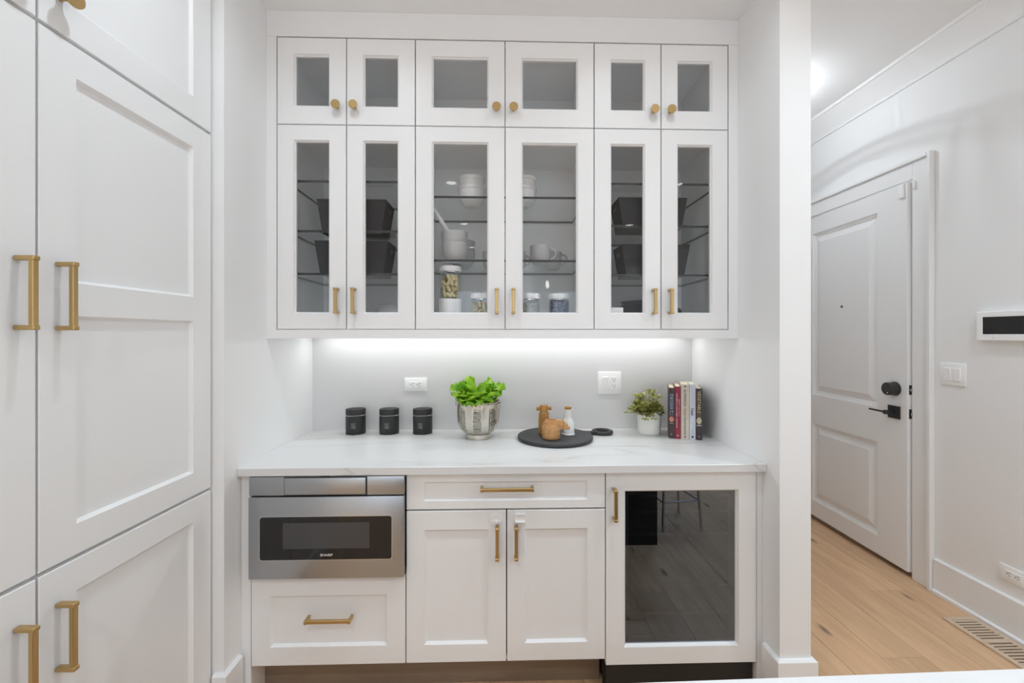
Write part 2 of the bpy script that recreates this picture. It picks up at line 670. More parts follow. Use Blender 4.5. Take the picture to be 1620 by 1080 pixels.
# far rear wall with two windows
bm = B()
WX = [(-1.1, .2), (.6, 1.9)]
xs = [-1.75, -1.1, .2, .6, 1.9, XH]
for i in range(5):
    if i % 2 == 0:
        box(bm, xs[i], xs[i + 1], -6.72, -6.6, 0, CEIL)
    else:
        box(bm, xs[i], xs[i + 1], -6.72, -6.6, 0, .85)
        box(bm, xs[i], xs[i + 1], -6.72, -6.6, 2.45, CEIL)
struct(obj('wall_rear', bm, M_WALL))
for n, (a, b_) in enumerate(WX):
    wn = struct(obj('window_%d' % (n + 1), rectloft(B(), [(a - .07, b_ + .07, .78, 2.52, -6.58), (a, b_, .85, 2.45, -6.58), (a, b_, .85, 2.45, -6.66)], cap=False), M_TRIM))
    bm = B()
    mid = (a + b_) / 2
    box(bm, mid - .025, mid + .025, -6.67, -6.63, .85, 2.45)
    box(bm, a, b_, -6.67, -6.63, 1.62, 1.67)
    for (p, q_) in ((a, a + .05), (b_ - .05, b_)):
        box(bm, p, q_, -6.67, -6.63, .85, 2.45)
    obj('window_sash', bm, M_TRIM, wn)
    obj('window_pane', box(B(), a + .05, b_ - .05, -6.652, -6.648, .86, 2.44), M_JAR, wn)


def baseboard(name, pts, h, t=.016):
    """path of (x,y) wall points, board offset to the left side of the path, with a small cap step and shoe"""
    bm = B()
    prof = [(0, 0), (t + .012, 0), (t + .012, .016), (t + .004, .02), (t, .022), (t, h - .006), (t - .006, h), (0, h)]
    P = [Vector((p[0], p[1])) for p in pts]
    rings = []
    for i, p in enumerate(P):
        d0 = (P[i] - P[i - 1]).normalized() if i else None
        d1 = (P[i + 1] - P[i]).normalized() if i < len(P) - 1 else None
        n0 = Vector((-d0.y, d0.x)) if d0 else None
        n1 = Vector((-d1.y, d1.x)) if d1 else None
        if n0 is None:
            m_ = n1
        elif n1 is None:
            m_ = n0
        else:
            m_ = (n0 + n1)
            m_ = m_ / m_.dot(n0)
        rings.append([bm.verts.new((p.x + m_.x * a, p.y + m_.y * a, z)) for a, z in prof])
    for j in range(len(rings) - 1):
        for k in range(len(prof) - 1):
            bm.faces.new((rings[j][k], rings[j][k + 1], rings[j + 1][k + 1], rings[j + 1][k]))
    bm.faces.new(rings[0])
    bm.faces.new(rings[-1][::-1])
    return struct(obj(name, bm, M_TRIM))


baseboard('baseboard_left', [(XL - .033, YE), (XL, YE), (XL, 1.64)][::-1], .215)
baseboard('baseboard_right', [(XR, 1.64), (XR, YE), (1.147, YE), (1.147, 4.6)][::-1], .222)
baseboard('baseboard_hall', [(XH, -6.6), (XH, DY0 - .118)], .187)
baseboard('baseboard_hall_far', [(XH, DY1 + .118), (XH, 4.6)], .187)

# crown moulding of the hall
bm = B()
prof = [(0, 2.868), (-.014, 2.868), (-.014, 2.880), (-.010, 2.884), (-.018, 2.900), (-.035, 2.925), (-.060, 2.953), (-.092, 2.978), (-.098, 2.982), (-.110, 2.982), (-.110, CEIL), (0, CEIL)]
r0 = [bm.verts.new((XH + a, -6.6, z)) for a, z in prof]
r1 = [bm.verts.new((XH + a, 4.6, z)) for a, z in prof]
for k in range(len(prof) - 1):
    bm.faces.new((r0[k], r0[k + 1], r1[k + 1], r1[k]))
struct(obj('trim_1', bm, M_TRIM, smooth=25), 'white crown moulding along the hall ceiling')

# door casing: flat board with raised back band and jamb
bm = B()
CW = .092
for (y0, y1, z0, z1) in [(DY0 - CW, DY0 + .004, 0, DZ + CW), (DY1 - .004, DY1 + CW, 0, DZ + CW), (DY0 + .004, DY1 - .004, DZ - .004, DZ + CW)]:
    box(bm, XH - .014, XH - .0005, y0, y1, z0, z1, .002, 1)
for (y0, y1, z0, z1) in [(DY0 - CW - .022, DY0 - CW, 0, DZ + CW + .022), (DY1 + CW, DY1 + CW + .022, 0, DZ + CW + .022), (DY0 - CW, DY1 + CW, DZ + CW, DZ + CW + .022)]:
    box(bm, XH - .030, XH - .0005, y0, y1, z0, z1, .003, 1)
for (y0, y1, z0, z1) in [(DY0, DY0 + .016, 0, DZ), (DY1 - .016, DY1, 0, DZ), (DY0 + .016, DY1 - .016, DZ - .016, DZ)]:
    box(bm, XH - .004, XH + .135, y0, y1, z0, z1)
struct(obj('trim_2', bm, M_TRIM, smooth=35), 'white casing around the panelled hall door')
struct(obj('trim_3', box(B(), XH + .012, XH + .14, DY0 + .016, DY1 - .016, .0005, .022, .004), M_KICK), 'dark wood door sill')
# what lies beyond the ajar door
wallbox('wall_porch', M_WALL, XH + .6, XH + .66, 1.6, 4.4, 0, CEIL)

# ------------------------------------------------------------------ hall door (ajar)
DW, DH = DY1 - DY0 - .040, DZ - .05
door = struct(obj('door_1', None or B(), M_TRIM))
bpy.data.objects.remove(door)
bm = B()
ops = [(.205, DW - .205, .118, .706), (.205, DW - .205, .924, 2.147)]
prof = [(0, 0), (.002, .006), (.009, .007), (.011, .012), (.020, .013), (.022, .018), (.032, .019), (.036, .017), (.068, .005), (.071, .0035)]
framed(DW, DH, .044, ops, prof, True, .0015, bm)
# local x runs from the hinge side (0) to the lock side (DW); front -y
door = struct(obj('door_1', bm, M_TRIM))
door['label'] = 'white two-panel hall door standing slightly ajar'
# front must face -X world: local -y -> world -x : rotate -90 about z; local +x -> world -y
door.location = (XH + .006, DY1 - .020, .034)
door.rotation_euler = (0, 0, R(-90 - 1.9))
lz = .034
bm = B()
lathe(bm, [(.042, 0), (.042, -.006), (.0385, -.008), (.038, -.050), (.035, -.053)], 40, axis='y')
dk = obj('deadbolt_knob', bm, M_BLACK, door, 35, (DW - .080, -.0005, 1.09 - lz))
dk['label'] = 'round black deadbolt thumb turn'
bm = B()
lathe(bm, [(.0032, 0), (.0032, -.0006)], 12, axis='y', c=(.008, -.0531, -.023))
obj('indicator_dot', bm, M_PLASTIC, dk)
bm = B()
box(bm, -.040, .040, -.009, 0, -.038, .038, .0015, 1)
lr = obj('lever_rosette', bm, M_BLACK, door, 35, (DW - .082, -.0005, .95 - lz))
bm = B()
lathe(bm, [(.012, -.0085), (.011, -.045), (.0135, -.047), (.0135, -.062), (.012, -.064)], 24, axis='y')
tube(bm, [(-.008, -.055, 0), (-.035, -.055, 0), (-.118, -.055, 0)], [.0075, .0062, .0055], 12)
obj('lever', bm, M_BLACK, lr, 40)
bm = B()
lathe(bm, [(.0075, 0), (.0075, -.003), (.004, -.003)], 20, axis='y')
obj('peephole', bm, M_BLACK, door, 35, (DW / 2, -.0005, 1.61 - lz))
for zz, nm in ((1.092, 'deadbolt'), (.952, 'latch')):
    f = obj('strike_face_plate', box(B(), 0, .0012, .010, .034, -.028, .028), M_BLACK, door, loc=(DW, 0, zz - lz))
    bm = B()
    if nm == 'latch':
        box(bm, .0012, .012, .016, .028, -.010, .010, .003)
    else:
        lathe(bm, [(.009, .0012), (.009, .0024), (.007, .003)], 20, axis='x', c=(0, .022, 0))
    obj('bolt', bm, M_CHROME, f, 40)
bm = B()
box(bm, DW - .047, DW - .015, -.014, 0, DH - .085, DH - .004, .003)
so = obj('door_sensor', bm, M_PLASTIC, door, 35)
so['label'] = 'small white contact sensor'
tag(obj('sensor_magnet', box(B(), XH - .026, XH - .0145, DY0 - .020, DY0 - .006, DZ - .065, DZ - .020, .002), M_PLASTIC, smooth=35), 'tiny white sensor magnet on the door casing beside the ajar door', 'sensor')

# ------------------------------------------------------------------ hall wall fittings
def wall_plate_hall(t, w_, h_):
    return obj('cover_plate', plate_bm(w_, h_, .007), M_PLASTIC, t, 35)


t = thing('light_switch', 'white double rocker light switch on the hall wall beside the door', 'switch', (XH, 2.205, 1.205), R(-90))
wall_plate_hall(t, .128, .118)
for s, tilt in ((-1, 4), (1, 0)):
    bm = box(B(), -.0165, .0165, -.011, -.005, -.033, .033, .0015, 1)
    obj('rocker', bm, M_PLASTIC, t, 35, (s * .024, 0, 0), (R(tilt), 0, 0))
bm = box(B(), -.002, .002, -.0125, -.011, -.012, .014)
obj('dimmer_slider', bm, M_PLASTIC, t, None, (.039, 0, 0))

t = thing('intercom_panel', 'white wall keypad with a dark screen above the low outlet', 'intercom', (XH, 1.908, 1.456), R(-90))
bm = B()
framed(.33, .142, .026, [(.027, .33 - .027, .031, .142 - .026)], [(0, 0), (.001, .003)], True, .003, bm, -.165, -.071, -.028)
obj('housing', bm, M_PLASTIC, t, 30)
obj('screen', box(B(), -.137, .137, -.0265, -.0245, -.039, .0435), M_BLACKGLASS, t)
bm = B()
lathe(bm, [(.0025, 0), (.0025, -.0005)], 12, axis='y', c=(-.09, -.0281, -.056))
obj('status_dot', bm, M_STONEWARE, t)


def receptacle(t, x0, z0, horiz, parentless=False):
    """decora duplex insert centred at x0,z0"""
    g = obj('receptacle', box(B(), -.0165, .0165, -.0095, -.0045, -.0335, .0335, .0015, 1), M_PLASTIC, t, 35, (x0, 0, z0), (0, R(90), 0) if horiz else None)
    for zc in (-.017, .017):
        bm = B()
        box(bm, -.0075, -.0055, -.0100, -.0094, zc - .001, zc + .008)
        box(bm, .0055, .0075, -.0100, -.0094, zc - .001, zc + .007)
        lathe(bm, [(.0026, -.0094), (.0026, -.0100)], 10, axis='y', c=(0, 0, zc - .007))
        obj('slot', bm, M_DARK, g)


t = thing('wall_outlet', 'white sideways outlet low on the hall wall above the baseboard', 'outlet', (XH, 1.935, .290), R(-90))
wall_plate_hall(t, .120, .074)
receptacle(t, 0, 0, True)

t = thing('wall_outlet', 'white sideways single outlet on the backsplash left of the lettuce', 'outlet', (-.4425, YB, 1.152))
wall_plate_hall(t, .117, .070)
receptacle(t, 0, 0, True)
t = thing('wall_outlet', 'white double plate with switch and outlet on the backsplash right of the lettuce', 'outlet', (.583, YB, 1.158))
wall_plate_hall(t, .126, .119)
receptacle(t, .023, 0, False)
obj('rocker', box(B(), -.0165, .0165, -.011, -.005, -.033, .033, .0015, 1), M_PLASTIC, t, 35, (-.024, 0, 0), (R(3), 0, 0))

# floor register
t = thing('floor_vent', 'pale wooden floor vent with slats beside the hall baseboard', 'vent', (2.283, 1.915, 0))
FW, FL = .080, .168
bm = B()
for (a, b_, c, d) in [(-FW, FW, FL - .022, FL), (-FW, FW, -FL, -FL + .022), (-FW, -FW + .024, -FL + .022, FL - .022), (FW - .024, FW, -FL + .022, FL - .022), (-FW + .024, FW - .024, -.012, .012)]:
    box(bm, a, b_, c, d, .0004, .008, .0012, 1)
obj('frame', bm, M_OAKVENT, t, 35)
obj('duct_shade_plate', box(B(), -FW + .024, FW - .024, -FL + .022, FL - .022, .0003, .0012), M_DARK, t)  # dark sheet standing in for the shade inside the duct
sl = box(B(), -FW + .024, FW - .024, -.0050, .0050, .0014, .0070, .0008, 1)
s0 = obj('slat', sl, M_OAKVENT, t, 35)
yy = [-.1375 + i * .0185 for i in range(7)] + [.0265 + i * .0185 for i in range(7)]
for i, y in enumerate(yy):
    s = s0 if i == 0 else s0.copy()
    if i:
        COL.objects.link(s)
        s.parent = t
    s.location = (0, y, 0)

# ------------------------------------------------------------------ upper glass cabinets
YU = 1.83
UX = [-.9357, -.647, -.3584, .0215, .4031, .693, .9854]
Z0, Z1, Z2 = 1.436, 2.298, 2.664
G = .0021
ST = .0675


def carcass(parent, x0, x1, y0, y1, z0, z1, t=.018, m=M_CABIN):
    bm = B()
    box(bm, x0, x0 + t, y0, y1, z0, z1)
    box(bm, x1 - t, x1, y0, y1, z0, z1)
    box(bm, x0 + t, x1 - t, y0, y1, z0, z0 + t)
    box(bm, x0 + t, x1 - t, y0, y1, z1 - .012, z1)
    box(bm, x0 + t, x1 - t, y1 - .008, y1, z0 + t, z1 - .012)
    return obj('carcass', bm, m, parent)


def glass_door(parent, x0, x1, z0, z1, rail_t, rail_b):
    W, H = x1 - x0 - 2 * G, z1 - z0 - 2 * G
    bm = framed(W, H, .020, [(ST, W - ST, rail_b, H - rail_t)], GLASSP, False)
    d = obj('door', bm, M_CAB, parent, loc=(x0 + G, YU, z0 + G))
    i = .0065
    obj('glass_pane', box(B(), ST + i, W - ST - i, .012, .016, rail_b + i, H - rail_t - i), M_GLASS, d)
    return d


def glass_shelf(parent, x0, x1, z):
    bm = B()
    box(bm, x0, x1, 1.862, YB - .012, z - .005, z + .005)
    bm.faces.ensure_lookup_table()
    for f in bm.faces:
        f.material_index = 0 if abs(f.normal.z) > .5 else 1
    bm.normal_update()
    for f in bm.faces:
        f.material_index = 0 if abs(f.normal.z) > .5 else 1
    return obj('glass_shelf', bm, [M_SHELF, M_SHELFEDGE], parent)


names = ['left', 'middle', 'right']
SHELVES = [[2.070, 1.857, 1.674], [2.008, 1.734], [2.072, 1.888, 1.674]]
lab_low = ['tall white glass-door cabinet holding black bins at the left', 'wide white glass-door cabinet holding bowls, mugs and jars', 'tall white glass-door cabinet holding black bins at the right']
lab_top = ['short empty glass-door cabinet above the left black bins', 'wide short empty glass-door cabinet above the bowls and mugs', 'short empty glass-door cabinet above the right black bins']
for u in range(3):
    xa, xm, xb = UX[2 * u], UX[2 * u + 1], UX[2 * u + 2]
    # tall unit
    t = thing('glass_cabinet', lab_low[u], 'cabinet', (0, 0, 0), 0, 'tall glass-door wall cabinets')
    carcass(t, xa + .0005, xb - .0005, YU + .021, YB - .001, Z0, Z1 - .0005)
    for k, (p, q_) in enumerate(((xa, xm), (xm, xb))):
        d = glass_door(t, p, q_, Z0, Z1, .063, .065)
        W = q_ - p - 2 * G
        pull(d, .108, W - .033 if k == 0 else .033, 1.554 - Z0)
    for z in SHELVES[u]:
        glass_shelf(t, xa + .020, xb - .020, z)
    # short unit above
    t = thing('glass_cabinet', lab_top[u], 'cabinet', (0, 0, 0), 0, 'short glass-door wall cabinets')
    carcass(t, xa + .0005, xb - .0005, YU + .021, YB - .001, Z1 + .0005, Z2)
    for k, (p, q_) in enumerate(((xa, xm), (xm, xb))):
        d = glass_door(t, p, q_, Z1, Z2, .068, .075)
        W = q_ - p - 2 * G
        knob(d, W - .034 if k == 0 else .034, 2.369 - Z1)

struct(obj('trim_4', box(B(), XL + .0005, XR - .0005, YU, YU + .02, Z2 + .003, ALC - .0005), M_CAB), 'white soffit board above the glass cabinets')
struct(obj('trim_5', box(B(), XL + .0005, UX[0] - G, YU, YU + .02, 1.399, Z2 + .002), M_CAB), 'white filler strip left of the glass cabinets')
struct(obj('trim_6', box(B(), UX[-1] + G, XR - .0005, YU, YU + .02, 1.399, Z2 + .002), M_CAB), 'white filler strip right of the glass cabinets')
struct(obj('trim_7', box(B(), UX[0] - G, UX[-1] + G, YU, YU + .02, 1.399, Z0 - .0015), M_CAB), 'white light rail below the glass cabinets')

t = thing('led_light_strip', 'thin glowing light bar under the glass cabinets along the backsplash', 'light', (.025, 2.205, 1.4355))
obj('channel', box(B(), -.955, .955, -.010, .010, -.008, 0, .001, 1), M_CHROME, t)
obj('diffuser', box(B(), -.945, .945, -.007, .007, -.0098, -.0078), M_LED, t)

# ------------------------------------------------------------------ base cabinets
YD = 1.655
ct = obj('countertop', box(B(), XL + .0005, XR - .0005, 1.63, YB - .0005, .885, .915, .0015, 1), M_MARBLE, smooth=35)
tag(ct, 'white veined marble countertop running wall to wall in the alcove', 'countertop')
A0, A1, B1, C1 = -.9435, -.3600, .4090, 1.0055


def base_carcass(parent, x0, x1, z0, z1, y0=YD + .021, t=.018):
    bm = B()
    y1 = YB - .002
    box(bm, x0, x0 + t, y0, y1, z0, z1)
    box(bm, x1 - t, x1, y0, y1, z0, z1)
    box(bm, x0 + t, x1 - t, y0, y1, z0, z0 + t)
    box(bm, x0 + t, x1 - t, y1 - .008, y1, z0 + t, z1)
    box(bm, x0 + t, x1 - t, y0, y0 + .05, z1 - t, z1)
    return obj('carcass', bm, M_CAB, parent)


def shaker(parent, name, x0, x1, z0, z1, st=.068, top=None, bot=None, y=YD):
    W, H = x1 - x0 - 2 * G, z1 - z0 - 2 * G
    bm = framed(W, H, .020, [(st, W - st, bot or st, H - (top or st))], PANELP, True)
    return obj(name, bm, M_CAB, parent, loc=(x0 + G, y, z0 + G))


# drawer base under the microwave
t = thing('drawer_cabinet', 'white base cabinet with one drawer below the steel microwave', 'cabinet')
base_carcass(t, A0 + .0005, A1 - .0005, .152, .496)
d = shaker(t, 'drawer_front', A0, A1, .156, .4985, .070, .074, .070)
pull(d, .172, .298, .186, 0, True, .038)

# microwave drawer
MX0, MX1 = -.9385, -.3615
t = thing('microwave_drawer', 'stainless steel microwave drawer built in below the countertop', 'microwave', (0, 0, 0))
obj('body', box(B(), MX0 + .008, MX1 - .008, 1.654, 2.18, .502, .878), M_DARK, t)
df = obj('drawer_front', box(B(), MX0, MX1, 1.629, 1.653, .5005, .8075, .003, 2), M_STEEL, t, 35)


def rounded_rect(bm, x0, x1, z0, z1, y0, y1, r, seg=5):
    pts = []
    for (cx, cz, a0) in [(x1 - r, z1 - r, 0), (x0 + r, z1 - r, 90), (x0 + r, z0 + r, 180), (x1 - r, z0 + r, 270)]:
        for i in range(seg + 1):
            a = R(a0 + 90 * i / seg)
            pts.append((cx + r * math.cos(a), cz + r * math.sin(a)))
    f = [bm.verts.new((p[0], y0, p[1])) for p in pts]
    b_ = [bm.verts.new((p[0], y1, p[1])) for p in pts]
    n = len(pts)
    bm.faces.new(f)
    bm.faces.new(b_[::-1])
    for i in range(n):
        k = (i + 1) % n
        bm.faces.new((f[i], f[k], b_[k], b_[i]))
    return bm


bz = obj('window_bezel', rounded_rect(B(), -.8975, -.4055, .571, .7355, 1.6280, 1.6295, .010), M_CHROME, df)
obj('window', rounded_rect(B(), -.8955, -.4075, .573, .7335, 1.6272, 1.6282, .009), M_BLACKGLASS, df)
obj('viewing_screen', box(B(), -.810, -.4895, 1.62685, 1.6273, .6145, .7115), M_SCREEN, df)
bm = text_bm('SHARP', .046, .0085)
o = obj('lettering', bm, M_PLASTIC, df, loc=(-.649, 1.6272, .5905), rot=(R(90), 0, 0))
o['label'] = 'small white brand lettering'
cp = obj('control_panel', box(B(), MX0, MX1, 1.634, 1.653, .8110, .8815, .002, 2), M_STEEL, t, 35)
obj('control_flap', box(B(), -.8050, -.5035, 1.6265, 1.6338, .8160, .8790, .0025, 2), M_STEEL, cp, 35)
obj('flap_gap_shade', box(B(), -.8085, -.5000, 1.6330, 1.6345, .8125, .8805), M_DARK, cp)  # dark plate standing in for the shaded gap around the flap
obj('vent_notch', box(B(), -.672, -.640, 1.6300, 1.66, .8790, .8835), M_DARK, cp)

# two-door cabinet
t = thing('base_cabinet', 'white base cabinet with two doors and one drawer beside the microwave', 'cabinet')
base_carcass(t, A1 + .0005, B1 - .0005, .152, .884)
d = shaker(t, 'drawer_front', A1, B1, .7430, .8820, .068, .030, .032)
pull(d, .203, .385, .0825, 0, True, .036)
for k, (p, q_) in enumerate(((A1, .0255), (.0255, B1))):
    d = shaker(t, 'door', p, q_, .156, .7405, .068, .072, .068)
    W = q_ - p - 2 * G
    pull(d, .124, W - .034 if k == 0 else .034, .620 - .156)
    cx = W - .038 if k == 0 else .050
    lz0 = .7075 - .156
    bm = rounded_rect(B(), cx - .0225, cx + .0225, lz0 - .0195, lz0 + .0195, -.0045, -.0002, .012)
    l = obj('child_lock', bm, M_PLASTIC, d, 30)
    l['label'] = 'small white plastic child lock'
    bm = B()
    if k == 0:
        for dx, dz, r in [(-.012, .010, .0028), (.012, .010, .0028), (-.012, -.010, .0028), (.012, -.010, .0028), (0, .010, .005), (0, -.010, .005)]:
            lathe(bm, [(r, -.0045), (r * .8, -.007)], 12, axis='y', c=(cx + dx, 0, lz0 + dz))
    else:
        for dz in (-.0145, .0145):
            box(bm, cx - .0185, cx + .0185, -.0095, -.0045, lz0 + dz - .003, lz0 + dz + .003, .001, 1)
    # the catch is fused with its lock plate
    me = l.data
    bm2 = B()
    bm2.from_mesh(me)
    tmp = bpy.data.meshes.new('tmp')
    bm.to_mesh(tmp)
    bm.free()
    bm2.from_mesh(tmp)
    bpy.data.meshes.remove(tmp)
    bm2.to_mesh(me)
    bm2.free()

# wine cooler
t = thing('wine_cooler', 'undercounter beverage cooler with dark glass in a white panelled door', 'fridge', (0, 0, 0))
bm = B()
cx0, cx1 = B1 + .006, C1 - .006
y0, y1 = YD + .024, 2.25
for b_ in [(cx0, cx0 + .03, y0, y1, .02, .878), (cx1 - .03, cx1, y0, y1, .02, .878), (cx0 + .03, cx1 - .03, y0, y1, .02, .16), (cx0 + .03, cx1 - .03, y0, y1, .85, .878), (cx0 + .03, cx1 - .03, y1 - .03, y1, .16, .85)]:
    box(bm, *b_)
obj('body', bm, M_DARK, t)
W, H = C1 - B1 - 2 * G, .8805 - .1335
bm = framed(W, H, .022, [(.0705, W - .0705, .0665, H - .0705)], [(0, 0), (.001, .003), (.0075, .012), (.0075, .022)], False)
d = obj('door', bm, M_CAB, t, loc=(B1 + G, YD, .1335))
obj('glass_pane', box(B(), .0775, W - .0775, .0150, .0205, .0735, H - .0775), M_DARKGLASS, d)
bm = rectloft(B(), [(.078, W - .078, .074, H - .078, .0222), (.094, W - .094, .090, H - .094, .0222), (.094, W - .094, .090, H - .094, .034), (.078, W - .078, .074, H - .078, .034), (.078, W - .078, .074, H - .078, .0222)], cap=False)
obj('gasket', bm, M_STONEWARE, d)
pull(d, .122, .030, .762 - .1335, 0, False, .036)
for z in (.29, .40, .505, .61, .70, .765):
    bm = B()
    box(bm, cx0 + .05, cx1 - .05, 1.72, 1.735, z - .006, z + .006)
    for i in range(9):
        xx = cx0 + .07 + i * (cx1 - cx0 - .14) / 8
        box(bm, xx - .003, xx + .003, 1.735, 2.2, z - .003, z + .003)
    obj('wire_shelf', bm, M_CHROME, t)
bm = B()
gx0, gx1 = B1 + .001, C1 - .001
box(bm, gx0, gx1, 1.702, 1.716, .018, .130)
for i in range(3):
    box(bm, gx0 + .03, gx1 - .03, 1.697, 1.7025, .088 + i * .012, .094 + i * .012)
for xx in (gx0, .54, .78, gx1 - .012):
    box(bm, xx, xx + .012, 1.696, 1.7025, .03, .128)
obj('kick_grille', bm, M_DARK, t)

# fillers and toe kick
bm = box(B(), XL + .0005, A0 - .001, YD + .003, 1.78, 0, .8845)
struct(obj('trim_8', bm, M_CAB), 'white filler panel left of the microwave')
bm = box(B(), C1 + .001, XR - .0005, YD + .003, 1.78, 0, .8845)
struct(obj('trim_9', bm, M_CAB), 'white filler panel right of the beverage cooler')
struct(obj('trim_10', box(B(), A0 - .001, B1 - .001, 1.755, 1.77, 0, .151), M_KICK), 'toe kick painted with the brown of the reflected floor below the base cabinets')

# ------------------------------------------------------------------ tall pantry cabinet on the left
TA = R(90 - 1.9)
t = thing('pantry_cabinet', 'tall white pantry cabinet with brass pulls beside the alcove', 'cabinet', (-1.0195, 1.549, 0), TA)
DWT = .555
obj('carcass', box(B(), -2 * DWT - .01, .000, .0215, .60, .08, 2.95), M_CAB, t)
TG = .0028


def tall_door(x0, z0, z1, ops_z):
    W, H = DWT - 2 * TG, z1 - z0 - 2 * TG
    ops = [(.083, W - .083, a - z0 - TG, b_ - z0 - TG) for (a, b_) in ops_z]
    bm = framed(W, H, .020, ops, PANELP, True)
    return obj('door', bm, M_CAB, t, loc=(x0 + TG, 0, z0 + TG))


for k in range(2):
    x0 = -DWT * (k + 1)
    hx = .040 if k == 0 else DWT - .044
    d = tall_door(x0, 2.124, 2.90, [(2.208, 2.815)])
    knob(d, hx + .004, 2.205 - 2.124, 0, 1.25)
    d = tall_door(x0, .874, 2.120, [(.953, 1.460), (1.540, 2.040)])
    pull(d, .160, hx, 1.502 - .874, 0, False, .043)
    d = tall_door(x0, .10, .870, [(.18, .790)])
    pull(d, .160, hx, .705 - .10, 0, False, .043)

# ------------------------------------------------------------------ things inside the glass cabinets
def bin_thing(xc, y0, z, wt, h, d, label):
    """tapered open bin, origin at its base centre"""
    t = thing('storage_bin', label, 'bin', (xc, y0 + d / 2, z), 0, 'charcoal bins in the glass cabinets')
    bm = B()
    k = .022
    wb, db = wt / 2 - k, d / 2 - .010
    tw, td = wt / 2, d / 2
    e = .004

    def ring(a, b_, zz):
        return [bm.verts.new(p) for p in [(-a, -b_, zz), (a, -b_, zz), (a, b_, zz), (-a, b_, zz)]]
    rs = [ring(wb, db, 0), ring(tw, td, h), ring(tw - e, td - e, h), ring(wb - e, db - e, e)]
    for j in range(3):
        for i in range(4):
            q_ = (i + 1) % 4
            bm.faces.new((rs[j][i], rs[j][q_], rs[j + 1][q_], rs[j + 1][i]))
    bm.faces.new(rs[0][::-1])
    bm.faces.new(rs[3])
    obj('shell', bm, M_FELT, t)
    for s in (-1, 1):
        ln = math.atan2(k, h)
        bm = box(B(), -.0015, .0015, -.022, .022, -.008, .008, .001, 1)
        o = obj('side_grip', bm, M_BLACK, t, None, (s * (tw - .036 * k / h + .0015), 0, h - .036), (0, s * ln, 0))
    return t


bin_thing(-.655, 1.915, 1.8622, .304, .150, .150, 'black tapered bin on the upper shelf of the left glass cabinet')
bin_thing(-.656, 1.915, 1.6792, .322, .150, .150, 'black tapered bin on the lower shelf of the left glass cabinet')
bin_thing(.689, 1.915, 1.8932, .312, .138, .150, 'black tapered bin on the upper shelf of the right glass cabinet')
bin_thing(.702, 1.915, 1.6792, .310, .142, .150, 'black tapered bin on the lower shelf of the right glass cabinet')

FZ = Z0 + .0185


def dish(name, prof, m, loc, label, cat, group=None, seg=40):
    bm = lathe(B(), prof, seg)
    return tag(obj(name, bm, m, None, 35, loc), label, cat, group)


CROCK0 = [(.030, 0), (.034, .004), (.050, .022), (.060, .045), (.0625, .070), (.0625, .088), (.0655, .090), (.0665, .100), (.0650, .108), (.060, .108), (.059, .095), (.0585, .070), (.055, .042), (.040, .018), (.020, .012)]


CROCK = [(r, z * .84) for r, z in CROCK0]
CROCK_UP = [(r * .945, z * .84) for r, z in CROCK0]


def crock(x, y, z, lab):
    dish('bowl', CROCK_UP if lab.startswith('upper') else CROCK, M_PORC, (x, y, z), lab, 'bowl', 'white crock bowls on the top glass shelf')


SZ = 2.0132
crock(-.132, 2.03, SZ, 'lower white crock bowl of the left pair on the top glass shelf')
crock(-.134, 2.03, SZ + .046, 'upper white crock bowl nested in the left pair on the top shelf')
crock(.108, 2.03, SZ, 'lower white crock bowl of the right pair on the top glass shelf')
crock(.110, 2.03, SZ + .046, 'upper white crock bowl nested in the right pair on the top shelf')

BOWL = [(.026, 0), (.030, .003), (.045, .014), (.055, .035), (.0595, .065), (.0605, .088), (.0590, .090), (.0575, .087), (.056, .060), (.050, .032), (.035, .014), (.015, .010)]
SZ = 1.7392
for (x, y, dz, lab) in [(-.205, 1.965, 0, 'lower grey bowl of the front stack on the middle glass shelf'), (-.208, 1.967, .050, 'upper grey bowl of the front stack on the middle glass shelf'),
                        (-.185, 2.145, 0, 'lower grey bowl of the stack behind the front grey bowls'), (-.185, 2.145, .048, 'upper grey bowl of the stack behind the front grey bowls')]:
    dish('bowl', BOWL, M_STONEWARE, (x, y, SZ + dz), lab, 'bowl', 'grey bowls in the middle glass cabinet')

bm = B()
tube(bm, [(-.192, 1.968, 1.807), (-.232, 1.962, 1.874), (-.300, 1.95, 1.985)], [.0125, .0105, .0085], 16)
tag(obj('pole', bm, M_PORC, None, 40), 'long white stick leaning up from the grey bowls', 'pole')  # plain white pole slanting up out of the front bowls


def mug(x, y, rz, lab):
    t = thing('mug', lab, 'mug', (x, y, 1.7392), rz, 'grey mugs on the middle glass shelf')
    pr = [(.028, 0), (.034, .003), (.044, .018), (.047, .04), (.047, .086), (.046, .088), (.044, .086), (.044, .04), (.040, .018), (.02, .010)]
    obj('cup', lathe(B(), pr, 36), M_STONEWARE, t, 35)
    pts = [(.044 + .030 * math.sin(a), 0, .050 + .026 * math.cos(a)) for a in [R(8 + i * 16.4) for i in range(11)]]
    obj('handle', tube(B(), pts, .0048, 10), M_STONEWARE, t, 50)


mug(.187, 2.00, R(-8), 'front grey mug with its handle to the right on the middle glass shelf')
mug(.262, 2.155, R(-15), 'grey mug standing behind the front mug at the right')
mug(.084, 2.150, R(20), 'grey mug half hidden behind the right door stile')
mug(-.040, 2.150, R(120), 'grey mug right of the grey bowls behind the left glass door')


